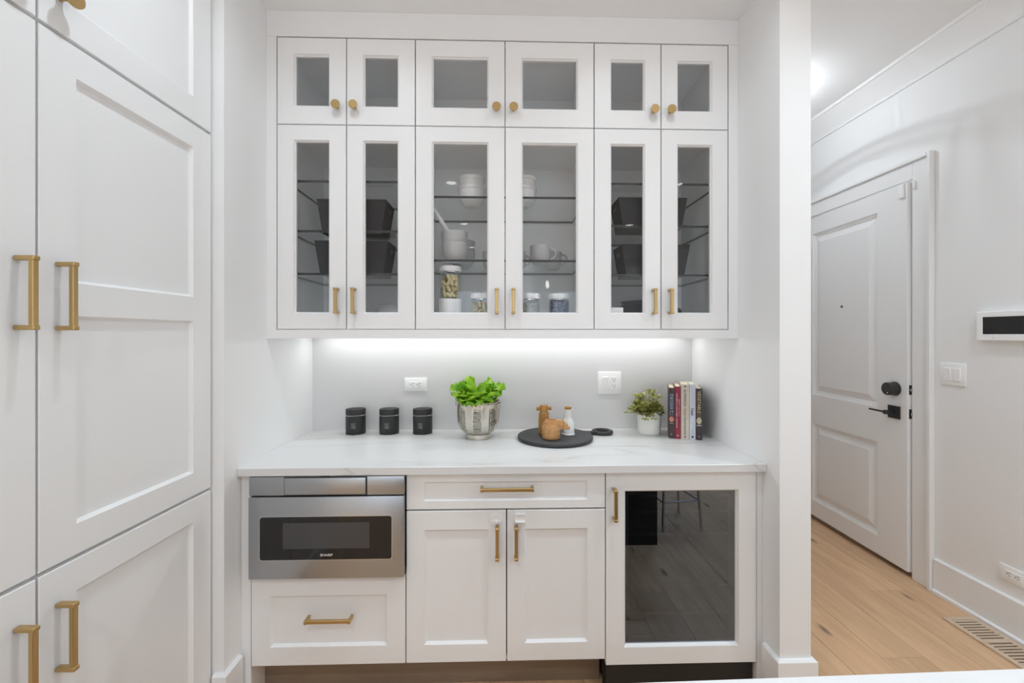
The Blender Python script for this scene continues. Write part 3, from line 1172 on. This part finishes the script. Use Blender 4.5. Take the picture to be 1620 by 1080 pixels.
def jar(x, y, z, r, h, lab, content, cm, fill):
    t = thing('storage_jar', lab, 'jar', (x, y, z), 0, 'white-lidded jars in the middle glass cabinet')
    lh = .024
    pr = [(r * .90, 0), (r * .97, .004), (r * .97, h - lh - .014), (r * .88, h - lh - .006), (r * .88, h - lh), (r * .82, h - lh), (r * .82, h - lh - .006), (r * .91, h - lh - .016), (r * .91, .006), (r * .80, .004)]
    obj('glass_body', lathe(B(), pr, 36), M_JAR, t, 35)
    obj('lid', lathe(B(), [(r, h - lh + .0005), (r * 1.02, h - lh + .003), (r * 1.02, h - .005), (r * .98, h), (r * .85, h), (r * .83, h - .003)], 36), M_PLASTIC, t, 35)
    obj('lid_ring', lathe(B(), [(r * .93, h - lh - .005), (r * .95, h - lh - .004), (r * .95, h - lh - .001), (r * .9, h - lh)], 36), M_CHROME, t, 35)
    if content == 'pasta':
        bm = B()
        rg = random.Random(int(x * 1000) + 5)
        zc = .018
        while zc < fill:
            n = 10
            for i in range(n):
                a = 2 * math.pi * (i + rg.random() * .4) / n
                rr = r * .66
                c = Vector((rr * math.cos(a), rr * math.sin(a), zc + rg.uniform(-.004, .004)))
                d = Vector((rg.uniform(-.6, .6) * -math.sin(a), rg.uniform(-.6, .6) * math.cos(a), 1 if rg.random() < .5 else .3)).normalized() * .0140
                tube(bm, [c - d, c + d], .0088, 9, caps=False)
            for i in range(2):
                c = Vector((rg.uniform(-.01, .01), rg.uniform(-.01, .01), zc))
                tube(bm, [c - Vector((0, .004, .014)), c + Vector((0, .004, .014))], .0078, 9, caps=False)
            zc += .025
        o = obj('pasta', bm, cm, t, 50)
        o['kind'] = 'stuff'
        o['label'] = 'pale tube pasta'
    else:
        o = obj(content, lathe(B(), [(r * .78, .0065), (r * .90, .010), (r * .90, fill), (r * .5, fill + .004)], 36), cm, t, 35)
        o['kind'] = 'stuff'
    return t


JY = 1.965
dish('canister', [(.050, 0), (.052, .002), (.052, .118), (.049, .121), (.044, .1215)], M_PLASTIC, (-.2265, JY, FZ), 'white round canister under the tall pasta jar', 'canister')
jar(-.2265, JY, FZ + .1220, .049, .146, 'jar of tube pasta standing on the white canister', 'pasta', M_PASTA, .112)
jar(-.085, JY + .01, FZ, .050, .146, 'pasta jar on the cabinet floor right of the white canister', 'pasta', M_PASTA, .098)
jar(.135, JY + .01, FZ, .050, .146, 'jar of pale grain on the cabinet floor', 'grain', M_GRAIN, .104)
jar(.272, JY + .01, FZ, .050, .146, 'jar of dark beans on the cabinet floor at the right', 'beans', M_BEAN, .114)


def pot(x, y, r, h, lab, m):
    t = thing('cooking_pot', lab, 'pot', (x, y, FZ), 0, 'dark pots at the bottom of the glass cabinets')
    pr = [(r * .80, 0), (r * .92, .008), (r, h * .40), (r * .93, h * .68), (r * .72, h * .86), (r * .74, h), (r * .70, h), (r * .68, h * .86), (r * .88, h * .66), (r * .94, h * .4), (r * .85, .012), (r * .4, .008)]
    obj('pot_body', lathe(B(), pr, 48), m, t, 40)
    obj('rim', lathe(B(), [(r * .745, h * .985), (r * .765, h), (r * .745, h * 1.015), (r * .725, h)], 48, cap0=False, cap1=False), m, t, 50)


pot(-.505, 2.07, .095, .100, 'dark pot on the floor of the left glass cabinet', M_STONEWARE)
pot(.715, 2.07, .165, .118, 'wide dark pot on the floor of the right glass cabinet', M_FELT)
tag(obj('small_box', box(B(), .470, .545, 1.885, 1.90, FZ, FZ + .080, .002), M_PLASTIC, None, 35), 'small white box leaning before the wide dark pot', 'box')

# ------------------------------------------------------------------ things on the countertop
CT = .9152


def canister(x, y, rz, lab):
    t = thing('canister', lab, 'canister', (x, y, CT), rz, 'black oval canisters on the countertop')
    a, b_ = 1., .80
    r = .0485
    obj('body', lathe(B(), [(r * .97, 0), (r, .002), (r, .0905), (r * .96, .0915)], 48, sx=a, sy=b_), M_BLACK, t, 35)
    obj('lid', lathe(B(), [(r * .97, .0965), (r, .0985), (r, .1225), (r * .985, .1250), (r * .95, .1260)], 48, sx=a, sy=b_), M_BLACK, t, 35)
    bm = lathe(B(), [(r * .975, .0912), (r * .985, .0968)], 48, sx=a, sy=b_, cap0=False, cap1=False)
    ring = obj('seal_ring', bm, M_JAR, t, 35)
    pts = [(r * 1.012 * math.cos(q_), r * 1.012 * b_ * math.sin(q_), .0940 + .0006 * math.sin(3 * q_)) for q_ in [2 * math.pi * i / 40 for i in range(41)]]
    obj('wire_clasp', tube(B(), pts, .0011, 6, caps=False), M_CHROME, t, 50)
    bm = B()
    th0 = R(-90 - 16)
    n = 4
    pv = None
    for i in range(n + 1):
        q_ = th0 + R((i / n - .5) * 26)
        p = (r * 1.006 * math.cos(q_), r * 1.006 * b_ * math.sin(q_))
        cur = (bm.verts.new((*p, .030)), bm.verts.new((*p, .0590)))
        if pv:
            bm.faces.new((pv[0], cur[0], cur[1], pv[1]))
        pv = cur
    lb = obj('label_patch', bm, M_LABEL, t)
    return t


M_LABEL = speckle('grey_label_print', [(.10, .10, .10), (.17, .17, .17), (.07, .07, .07)], 240)
canister(-.730, 2.198, R(20), 'black oval canister with a grey label, leftmost of the three')
canister(-.561, 2.195, R(15), 'black oval canister with a grey label, middle of the three')
canister(-.392, 2.192, R(12), 'black oval canister with a grey label, nearest the colander')

# colander
CX, CY = -.106, 2.100
t = thing('colander', 'brushed steel colander with perforated sides holding lettuce', 'colander', (CX, CY, CT))
prof = [(.040, .020)]
for i in range(13):
    a = R(i * 90 / 12)
    prof.append((.048 + .054 * math.sin(a), .022 + .076 * (1 - math.cos(a))))
nz_ = 24
z0 = prof[-1][1]
for i in range(1, nz_ + 1):
    prof.append((.102 + .0025 * i / nz_, z0 + (.176 - z0) * i / nz_))
SEG = 192
n_prof = len(prof)


def perf(i, j):
    if j < 6 or j > 29:
        return False
    k = (i + 12) % 24        # eight patches round the bowl
    if not (6 <= k < 18):
        return False
    return (i + j) % 2 == 0


bm = lathe(B(), prof, SEG, cap0=True, cap1=False, skip=perf)
bowl = obj('bowl', bm, M_STEEL2, t, 60)
md = bowl.modifiers.new('thickness', 'SOLIDIFY')
md.thickness = .0012
md.offset = -1
obj('rim', lathe(B(), [(.1040, .1745), (.1065, .1755), (.1065, .1785), (.1040, .1795), (.1025, .140)], 72, cap0=False, cap1=False), M_STEEL2, t, 50)
obj('foot_ring', lathe(B(), [(.060, 0), (.0615, .001), (.0615, .021), (.0560, .0235), (.0545, .021), (.0545, 0)], 72, cap0=False, cap1=False), M_STEEL2, t, 40)
for a0 in (-42, 138):
    bm = B()
    rows = []
    for i in range(19):
        f = i / 18
        a = R(a0 - 43 + 86 * f)
        e = min(1., min(f, 1 - f) / .10)
        rr = .1052 + .0065 * math.sin(e * math.pi / 2)
        rows.append([bm.verts.new((r_ * math.cos(a), r_ * math.sin(a), zz)) for r_, zz in ((rr, .152), (rr + .002, .152), (rr + .002, .172), (rr, .172))])
    for i in range(18):
        for k in range(4):
            l = (k + 1) % 4
            bm.faces.new((rows[i][k], rows[i][l], rows[i + 1][l], rows[i + 1][k]))
    bm.faces.new(rows[0])
    bm.faces.new(rows[-1][::-1])
    obj('handle', bm, M_STEEL2, t, 40)

# lettuce
lt = thing('lettuce', 'bright green leafy lettuce heads heaped in the steel colander', 'lettuce', (CX, CY, CT + .128))
rg = random.Random(11)


def lettuce_leaf(az, lean, L, W, zoff, curl, rad, ph):
    bm = B()
    nu, nv = 16, 14
    grid = []
    for i in range(nu + 1):
        u = i / nu
        row_ = []
        for j in range(nv + 1):
            s = (j / nv - .5) * 2
            wd = W * (.25 + .75 * math.sin(min(1, u * 1.05 + .05) * math.pi * .5) ** 1.1) * math.sqrt(max(.06, 1 - (max(0, u - .62) / .40) ** 2))
            x_ = s * wd / 2
            ang = R(lean) + curl * u * u
            # position along a bending mid rib
            n = 12
            yy_ = 0.
            zz_ = 0.
            for q_ in range(n):
                uu = u * (q_ + .5) / n
                aa = R(lean) * .35 + (R(lean) * .65) * uu + curl * uu * uu
                yy_ += math.sin(aa) * L * u / n
                zz_ += math.cos(aa) * L * u / n
            edge = abs(s) ** 1.7 * (.25 + .75 * u) + .7 * max(0, u - .75) / .25 * (1 - abs(s) * .3)
            ruf = edge * (.0115 * math.sin(10 * u + 6.0 * s * (1 if s > 0 else 1.3) + ph) + .0055 * math.sin(23 * u + 13 * s + ph * 2.3)) + .0028 * math.sin(17 * u + ph) * math.cos(9 * s + ph * 1.7)
            cup = .020 * s * s * (1 - .4 * u)
            an = R(lean) * .35 + R(lean) * .65 * u + curl * u * u
            yy_ += -math.cos(an) * (ruf + cup)
            zz_ += math.sin(an) * (ruf + cup)
            row_.append(bm.verts.new((x_ + .004 * math.sin(7 * u + ph), yy_ + rad, zz_ + zoff)))
        grid.append(row_)
    for i in range(nu):
        for j in range(nv):
            bm.faces.new((grid[i][j], grid[i][j + 1], grid[i + 1][j + 1], grid[i + 1][j]))
    o = obj('leaf', bm, M_LETTUCE, lt, 180, None, (0, 0, R(az)))
    o.modifiers.new('soft', 'SUBSURF').render_levels = 1
    return o


obj('shade_core', lathe(B(), [(.030, -.088), (.060, -.078), (.085, -.050), (.094, -.010), (.094, .022), (.070, .040), (.030, .048)], 32), M_SHADED_CORE, lt, 60)  # added filler core, coloured dark so the colander holes look shaded
# az 180 faces the camera (-y), 90 faces -x, -90 faces +x
spec = [
    # long outer leaves hanging over the rim
    (92, 70, .185, .125, .018, .12), (112, 74, .175, .120, .010, .18), (74, 58, .175, .120, .020, .10), (132, 78, .150, .120, .008, .42),
    (152, 80, .138, .115, .006, .55), (176, 82, .128, .105, .010, .50), (202, 80, .126, .105, .010, .45), (228, 76, .140, .110, .010, .38),
    (248, 72, .160, .115, .012, .22), (270, 70, .182, .115, .018, .10), (290, 60, .180, .110, .020, .08), (310, 45, .165, .110, .020, .08),
    (50, 46, .165, .110, .020, .08), (20, 55, .140, .12, .012, .1), (340, 55, .140, .12, .012, .1),
    # upright inner leaves
    (96, 34, .160, .115, .030, .10), (70, 24, .165, .100, .034, .05), (286, 24, .160, .095, .034, .05), (262, 36, .150, .110, .030, .12),
    (140, 48, .120, .105, .026, .40), (165, 56, .105, .100, .026, .50), (195, 54, .105, .100, .026, .50), (222, 46, .120, .105, .026, .40),
    (180, 32, .095, .090, .034, .50), (120, 22, .115, .09, .034, .40), (240, 22, .112, .09, .034, .40), (0, 25, .100, .09, .03, .3),
]
for (az, lean, L, W, zo, cu) in spec:
    lettuce_leaf(az + rg.uniform(-5, 5), lean + 3 + rg.uniform(-3, 3), L * .86, W * 1.02, zo - .006, cu, .016, rg.uniform(0, 6))

# serving board
t = thing('serving_board', 'round dark serving board with a ring handle', 'board', (.264, 2.056, CT))
bm = lathe(B(), [(.170, 0), (.178, .004), (.1800, .010), (.1785, .0165), (.173, .0195)], 72)
obj('board', bm, M_SLATE, t, 30)
hd = Vector((.252, .100))
dr = hd.normalized()
nn = Vector((-dr.y, dr.x))
bm = B()
for i in range(33):
    pass
MAJ, MIN = .0425, .0115
rings = []
for i in range(48):
    a = 2 * math.pi * i / 48
    ring = []
    for k in range(12):
        b_ = 2 * math.pi * k / 12
        rr = MAJ + MIN * math.cos(b_)
        ring.append(bm.verts.new((hd.x + rr * math.cos(a), hd.y + rr * math.sin(a), .0100 + .0095 * math.sin(b_))))
    rings.append(ring)
for i in range(48):
    j = (i + 1) % 48
    for k in range(12):
        l = (k + 1) % 12
        bm.faces.new((rings[i][k], rings[j][k], rings[j][l], rings[i][l]))
obj('ring_handle', bm, M_SLATE, t, 60)
bm = B()
sec = []
for (dist, hw) in ((.165, .060), (.178, .034), (.190, .020), (.204, .014), (.222, .014), (.230, .018)):
    c = dr * dist
    sec.append([bm.verts.new((c.x + nn.x * s * hw, c.y + nn.y * s * hw, zz)) for s, zz in ((-1, .0025), (1, .0025), (1, .0170), (-1, .0170))])
for i in range(len(sec) - 1):
    for k in range(4):
        l = (k + 1) % 4
        bm.faces.new((sec[i][k], sec[i][l], sec[i + 1][l], sec[i + 1][k]))
bm.faces.new(sec[0])
bm.faces.new(sec[-1])
obj('handle_neck', bm, M_SLATE, t)

BZ = CT + .0198
# pepper mill
t = thing('pepper_mill', 'wooden pepper mill with a crossbar head on the dark board', 'mill', (.214, 2.090, BZ), R(12))
obj('mill_body', lathe(B(), [(.025, 0), (.0275, .002), (.0275, .008), (.0262, .07), (.0245, .097), (.0235, .0985)], 40), M_MILL, t, 35)
obj('neck', lathe(B(), [(.017, .0985), (.017, .1015)], 32), M_CHROME, t, 35)
hd_ = obj('head', lathe(B(), [(.018, .1015), (.0195, .103), (.0205, .134), (.0195, .1365), (.014, .137)], 36), M_MILL, t, 35)
obj('crossbar', lathe(B(), [(.0085, -.0365), (.0098, -.035), (.0085, -.018), (.0085, .018), (.0098, .035), (.0085, .0365)], 24, c=(0, 0, .120), axis='x'), M_MILL, hd_, 35)
obj('cap', lathe(B(), [(.010, .137), (.010, .1395), (.006, .1405)], 24), M_CHROME, hd_, 35)

# oil bottle
t = thing('oil_bottle', 'white ceramic oil bottle with a cork on the dark board', 'bottle', (.327, 2.060, BZ), R(-20))
obj('bottle_body', lathe(B(), [(.030, 0), (.033, .0015), (.033, .005), (.0305, .008), (.0308, .045), (.0295, .058), (.0240, .070), (.0188, .076), (.0180, .082), (.0180, .112), (.0195, .118), (.0205, .121), (.0190, .122), (.0160, .118), (.0158, .10)], 44, cap1=False), M_PORC, t, 35)
bm = B()
for i in range(9):
    pass
tube(bm, [(.012, 0, .1165), (.021, 0, .120), (.0255, 0, .1225)], [.006, .0045, .0035], 12)
obj('spout', bm, M_PORC, t, 60)
obj('cork', lathe(B(), [(.0135, .108), (.0150, .122), (.0168, .1235), (.0168, .1310), (.015, .1325)], 28), M_CORK, t, 35)

# nested measuring cups: every cup is a thing of its own
t0 = None
for i, (r, h, zb, lab) in enumerate([(.0425, .057, 0, 'largest wooden measuring cup at the bottom of the nested stack'), (.0375, .053, .0155, 'second wooden measuring cup nested in the largest cup'),
                                     (.0325, .047, .0305, 'third wooden measuring cup nested in the stack'), (.0275, .040, .0455, 'smallest wooden measuring cup at the top of the nested stack')]):
    t = thing('measuring_cup', lab, 'measuring cup', (.236, 1.985, BZ + zb), R(-6 + 3 * i), 'nested wooden measuring cups')
    pr = [(r * .80, 0), (r * .92, .002), (r * .985, .010), (r, .022), (r, h - .001), (r - .001, h), (r - .004, h), (r - .0045, h - .003), (r - .0045, .014), (r * .7, .0095)]
    obj('cup', lathe(B(), pr, 44), M_CUPWOOD, t, 35)
    hl = .088 - .0105 * i
    bm = box(B(), r - .003, hl, -.0095, .0095, h - .0135, h - .001, .0025, 2)
    obj('handle', bm, M_CUPWOOD, t, 35)
# string tied round the handles
t = thing('string_loop', 'brown string loop tying the measuring cup handles together', 'string', (.236, 1.985, BZ))
pts = []
for i in range(33):
    a = 2 * math.pi * i / 32
    pts.append((.0545 + .003 * math.sin(2 * a), -.004 - .0125 * math.cos(a), .058 + .029 * math.sin(a)))
obj('loop', tube(B(), pts, .0009, 6, caps=False), M_STRING, t, 60)
pts = [(.056 + .005 * math.sin(a), -.0165, .026 - .007 * math.cos(a)) for a in [R(i * 12) for i in range(31)]]
obj('knot', tube(B(), pts, .0008, 6), M_STRING, t, 60)

# potted plant
PX, PY = .757, 2.160
t = thing('potted_plant', 'small bushy green plant in a ribbed white pot beside the books', 'plant', (PX, PY, CT))
pr = [(.050, 0), (.0525, .002)]
for i in range(14):
    z = .008 + i * .0060
    r = .0525 + .0085 * (z / .115)
    pr += [(r, z), (r + .0006, z + .0030)]
pr += [(.0605, .100), (.0615, .113), (.0605, .1145), (.0575, .1145), (.0565, .10)]
obj('pot', lathe(B(), pr + [(.055, .098)], 48), M_POT, t, 60)
obj('soil', lathe(B(), [(.055, .096), (.0553, .1000), (.02, .1025)], 24), M_SOIL, t, 60)
rg = random.Random(5)
bms = B()
bml = B()


def small_leaf(bm, p, d, up, L, W):
    d = d.normalized()
    s = d.cross(up)
    if s.length < .05:
        s = d.cross(Vector((1, .3, 0)))
    s.normalize()
    n = s.cross(d)
    prof_ = [(0, .12), (.2, .62), (.45, 1), (.7, .88), (.9, .45), (1, .04)]
    rows_ = []
    for (a, wd) in prof_:
        c = p + d * L * a - n * L * .22 * a * a
        rows_.append([bm.verts.new(c - s * W * wd + n * W * .35 * wd), bm.verts.new(c), bm.verts.new(c + s * W * wd + n * W * .35 * wd)])
    for i in range(len(rows_) - 1):
        for k in range(2):
            bm.faces.new((rows_[i][k], rows_[i][k + 1], rows_[i + 1][k + 1], rows_[i + 1][k]))


def sprig(a, tilt, L, nl):
    base = Vector((.022 * math.cos(a), .022 * math.sin(a), .100))
    d = Vector((math.cos(a) * math.sin(tilt), math.sin(a) * math.sin(tilt), math.cos(tilt)))
    pts = []
    for i in range(5):
        f = i / 4
        p = base + d * L * f + Vector((0, 0, -.018 * f * f * math.sin(tilt)))
        pts.append(p)
    tube(bms, pts, [.0017, .0016, .0014, .0012, .001], 6)
    for i in range(nl):
        f = .30 + .70 * i / (nl - 1)
        k = min(3, int(f * 4))
        p = pts[k].lerp(pts[k + 1], f * 4 - k)
        az = a + i * 2.4 + rg.uniform(-.4, .4)
        dd = Vector((math.cos(az), math.sin(az), rg.uniform(.2, .9))) + d * .6
        small_leaf(bml, p, dd, Vector((0, 0, 1)), rg.uniform(.029, .038), rg.uniform(.0100, .0140))
    for k in range(3):
        az = a + k * 2.1
        small_leaf(bml, pts[-1], d + .55 * Vector((math.cos(az), math.sin(az), 0)), Vector((0, 0, 1)), .030, .0085)


for i in range(34):
    a = i * 2.39996
    tilt = R(8 + 60 * math.sqrt((i + .5) / 34))
    sx_ = math.cos(a) * math.sin(tilt)
    L = rg.uniform(.066, .086) * (1 - .22 * (i / 34))
    L *= 1 - .30 * max(0., math.sin(tilt) - .45)
    if sx_ > .25:
        L *= .62           # the books keep the plant short on this side
    if math.sin(a) * math.sin(tilt) > .5:
        L *= .8
    sprig(a, tilt, L, 8)
for a, tl, L in ((R(250), R(6), .112), (R(40), R(10), .100), (R(300), R(20), .092), (R(160), R(25), .092), (R(120), R(14), .085), (R(200), R(62), .088), (R(185), R(75), .085), (R(265), R(82), .062), (R(240), R(85), .06)):
    sprig(a, tl, L, 6)
o = obj('stems', bms, M_STEM, t, 60)
o['kind'] = 'stuff'
o = obj('foliage', bml, M_PLANT, t, 60)
o['kind'] = 'stuff'

# ------------------------------------------------------------------ books
BA = R(-20)
bx, by = .8130, 2.053
M_INK = {}


def ink(c):
    k = 'ink_%d_%d_%d' % tuple(int(v * 255) for v in c)
    if k not in MATS:
        plain(k, c, .5)
    return MATS[k]


def book(T, H_, D_, col, lab, texts, blobs=(), lean=0., rough=.35, dy=0.):
    global bx, by
    ca, sa = math.cos(BA), math.sin(BA)
    t = thing('book', lab, 'book', (bx - sa * dy * 1, by + ca * dy, CT), BA, 'cookbooks at the right end of the countertop')
    M_ = plain('cover_%d' % len(MATS), col, rough, bump=.05, bscale=300)
    bm = B()
    c = .0022
    box(bm, .0004, .0004 + c, .003, D_, 0, H_)
    box(bm, T - .0004 - c, T - .0004, .003, D_, 0, H_)
    # rounded spine
    n = 6
    o_, i_ = [], []
    for k in range(n + 1):
        f = k / n
        xx = .0004 + f * (T - .0008)
        yy = .003 - .003 * math.sin(math.pi * f) * .8
        o_.append((bm.verts.new((xx, yy, 0)), bm.verts.new((xx, yy, H_))))
        i_.append((bm.verts.new((xx, yy + c, 0)), bm.verts.new((xx, yy + c, H_))))
    for k in range(n):
        bm.faces.new((o_[k][0], o_[k + 1][0], o_[k + 1][1], o_[k][1]))
        bm.faces.new((i_[k][0], i_[k][1], i_[k + 1][1], i_[k + 1][0]))
        bm.faces.new((o_[k][1], o_[k + 1][1], i_[k + 1][1], i_[k][1]))
        bm.faces.new((o_[k][0], i_[k][0], i_[k + 1][0], o_[k + 1][0]))
    obj('cover', bm, M_, t)
    obj('pages', box(B(), .0004 + c, T - .0004 - c, .005, D_ - .004, .003, H_ - .004), M_PAGES, t)
    for (s, zc, ln, ht, xo, colr) in texts:
        bmt = text_bm(s, ln, ht)
        # reads from top to bottom: text right -> -z, text up -> +x, facing -y
        rotm = Matrix(((0, 1, 0), (0, 0, -1), (-1, 0, 0)))
        for v in bmt.verts:
            v.co = rotm @ v.co
        q_ = obj('lettering', bmt, ink(colr), t, None, (T / 2 + xo, .0004, zc))
    for (zc, rx, rz, kind, colr) in blobs:
        bmb = B()
        if kind == 'o':
            lathe(bmb, [(1, 0), (1, -.0008)], 24, axis='y')
        else:
            box(bmb, -1, 1, -.0008, 0, -1, 1)
        for v in bmb.verts:
            v.co.x *= rx
            v.co.z *= rz
        obj('spine_emblem', bmb, ink(colr), t, None, (T / 2, .0006 if kind == 'o' else .0007, zc))
    bx += ca * (T + .0004)
    by += sa * (T + .0004)
    return t


book(.0280, .243, .175, (.055, .035, .037), 'dark brown book with a light blue title, leftmost in the row',
     [('DESSERT', .168, .088, .0145, 0, (.30, .45, .62)), ('the art of', .118, .020, .005, .005, (.30, .32, .36)), ('sweet', .118, .016, .005, -.005, (.30, .32, .36)), ('A', .020, .007, .006, 0, (.75, .72, .66))],
     [(.092, .0105, .0125, 'o', (.75, .27, .18)), (.094, .006, .006, 'o', (.80, .52, .42)), (.073, .009, .0015, 'r', (.45, .42, .40))])
book(.0275, .250, .170, (.28, .020, .045), 'dark red book with small white lettering on its spine',
     [("DESSERTS FOR EVERY SEASON", .135, .165, .0055, -.0045, (.80, .74, .70)), ("JENNY McCOY'S", .150, .080, .0055, .0055, (.80, .74, .70)), ('R', .014, .008, .008, 0, (.85, .80, .75))])
book(.0370, .261, .178, (.62, .56, .47), 'thick cream book with dark title letters, middle of the row',
     [('AUTENTICO', .198, .080, .0110, -.001, (.05, .045, .04)), ('Italia', .128, .034, .014, 0, (.35, .24, .17)), ('Rolando Beramendi', .064, .082, .0075, 0, (.05, .045, .04))],
     [(.252, .0035, .0028, 'r', (.03, .03, .03)), (.012, .003, .003, 'r', (.03, .03, .03))], dy=-.001)
book(.0275, .262, .178, (.60, .61, .68), 'pale blue-grey book with a small black handwritten title',
     [('Heat', .132, .034, .0130, 0, (.02, .02, .025)), ('recipes for the hearth', .215, .060, .0028, 0, (.38, .38, .44)), ('kitchen notes', .038, .028, .003, 0, (.38, .38, .44))],
     [(.014, .005, .005, 'o', (.03, .03, .04))], dy=-.001)
book(.0290, .244, .180, (.045, .033, .042), 'dark book with gold title letters, rightmost in the row',
     [('VEGETABLE', .180, .104, .0140, 0, (.66, .53, .22)), ('the art of', .117, .020, .005, .005, (.50, .38, .18)), ('greens', .117, .016, .005, -.005, (.50, .38, .18)), ('A', .018, .007, .006, 0, (.75, .72, .66))],
     [(.092, .0110, .0155, 'o', (.52, .50, .30)), (.094, .006, .008, 'o', (.66, .64, .48)), (.070, .010, .0022, 'r', (.55, .50, .46))])

# ------------------------------------------------------------------ ceiling lights
for i, (x, y) in enumerate(DOWNLIGHTS):
    where = ['above the left glass cabinet', 'above the right glass cabinet', 'over the pantry aisle', 'over the hall side of the island', 'over the far pantry aisle', 'over the far hall side', 'by the left rear window', 'by the right rear window', 'added to brighten the near end of the hall'][i]
    t = thing('ceiling_downlight', 'round white recessed downlight in the ceiling ' + where, 'light', (x, y, CEIL), 0, 'recessed ceiling downlights')
    obj('trim_ring', lathe(B(), [(.075, -.0005), (.074, -.004), (.055, -.006), (.052, -.0005)], 36, cap0=False, cap1=False), M_PLASTIC, t, 50)
    obj('lens', lathe(B(), [(.0525, -.0008), (.0520, -.0030)], 36), M_LENS, t)

t = thing('hall_ceiling_lamp', 'drum ceiling lamp of clear rods behind the wall end in the hall', 'lamp', (1.74, 2.78, CEIL))
obj('canopy', lathe(B(), [(.070, 0), (.070, -.012), (.060, -.020), (.004, -.022), (.004, -.195)], 36), M_CHROME, t, 40)
obj('bulb', lathe(B(), [(.004, -.11), (.010, -.118), (.011, -.128), (.006, -.136)], 20), M_BULB, t, 60)
rod0 = None
for ring_r, n in ((.13, 34), (.17, 44)):
    for i in range(n):
        a = 2 * math.pi * i / n
        if rod0 is None:
            rod0 = obj('rod', lathe(B(), [(.0038, -.065), (.0038, -.20)], 8), M_ROD, t, 60)
            r_ = rod0
        else:
            r_ = rod0.copy()
            COL.objects.link(r_)
            r_.parent = t
        r_.location = (ring_r * math.cos(a), ring_r * math.sin(a), random.uniform(-.012, .012))
bm = B()
for ring_r in (.13, .17):
    tube(bm, [(ring_r * math.cos(R(q_ * 10)), ring_r * math.sin(R(q_ * 10)), -.198) for q_ in range(37)], .003, 6, caps=False)
for q_ in range(4):
    a = R(45 + 90 * q_)
    tube(bm, [(.01 * math.cos(a), .01 * math.sin(a), -.198), (.17 * math.cos(a), .17 * math.sin(a), -.198)], .0025, 6)
obj('hoop_frame', bm, M_CHROME, t, 60)

# ------------------------------------------------------------------ island, pendants, stool (mostly seen in reflections)
t = thing('kitchen_island', 'black kitchen island with a white marble top in the foreground', 'island', (0.48, .618, 0), R(.95))
top = obj('worktop', box(B(), -.62, .62, -3.0, .0, .885, .915, .0015, 1), M_MARBLE, t, 35)
obj('base', box(B(), -.50, .575, -2.9, -.15, .0, .884), M_ISLAND, t)
for i, y in enumerate((-.63, -1.81)):
    t = thing('pendant_lamp', ['clear glass pendant lamp over the near end of the island', 'clear glass pendant lamp over the far end of the island'][i], 'lamp', (.475, y, CEIL), 0, 'glass pendants over the island')
    obj('canopy', lathe(B(), [(.062, 0), (.062, -.018), (.058, -.022), (.006, -.022)], 32), M_CHROME, t, 40)
    obj('rod', lathe(B(), [(.004, -.02), (.004, -.98)], 10), M_CHROME, t, 40)
    obj('socket', lathe(B(), [(.012, -.97), (.020, -.98), (.020, -1.04), (.015, -1.045)], 20), M_CHROME, t, 40)
    obj('shade', lathe(B(), [(.055, -.92), (.035, -.97), (.030, -1.0), (.06, -1.06), (.12, -1.16), (.165, -1.26), (.163, -1.262), (.117, -1.163), (.057, -1.063), (.027, -1.0)], 40, cap0=False, cap1=False), M_SHADE, t, 60)
    obj('bulb', lathe(B(), [(.012, -1.045), (.017, -1.07), (.020, -1.09), (.016, -1.11), (.005, -1.12)], 24), M_BULB, t, 60)

t = thing('counter_stool', 'counter stool with chrome legs beside the island', 'stool', (1.30, .11, 0), R(-8))
obj('seat', box(B(), -.16, .16, -.16, .16, .62, .67, .015, 3), M_LEATHER, t, 40)
for sx_ in (-1, 1):
    for sy_ in (-1, 1):
        obj('leg', tube(B(), [(sx_ * .15, sy_ * .15, .0), (sx_ * .12, sy_ * .12, .622)], .010, 10), M_CHROME, t, 50)
bm = B()
for a, b_ in (((-.140, -.140), (.140, -.140)), ((.140, -.140), (.140, .140)), ((.140, .140), (-.140, .140)), ((-.140, .140), (-.140, -.140))):
    tube(bm, [(*a, .20), (*b_, .20)], .007, 8)
obj('foot_rail', bm, M_CHROME, t, 50)
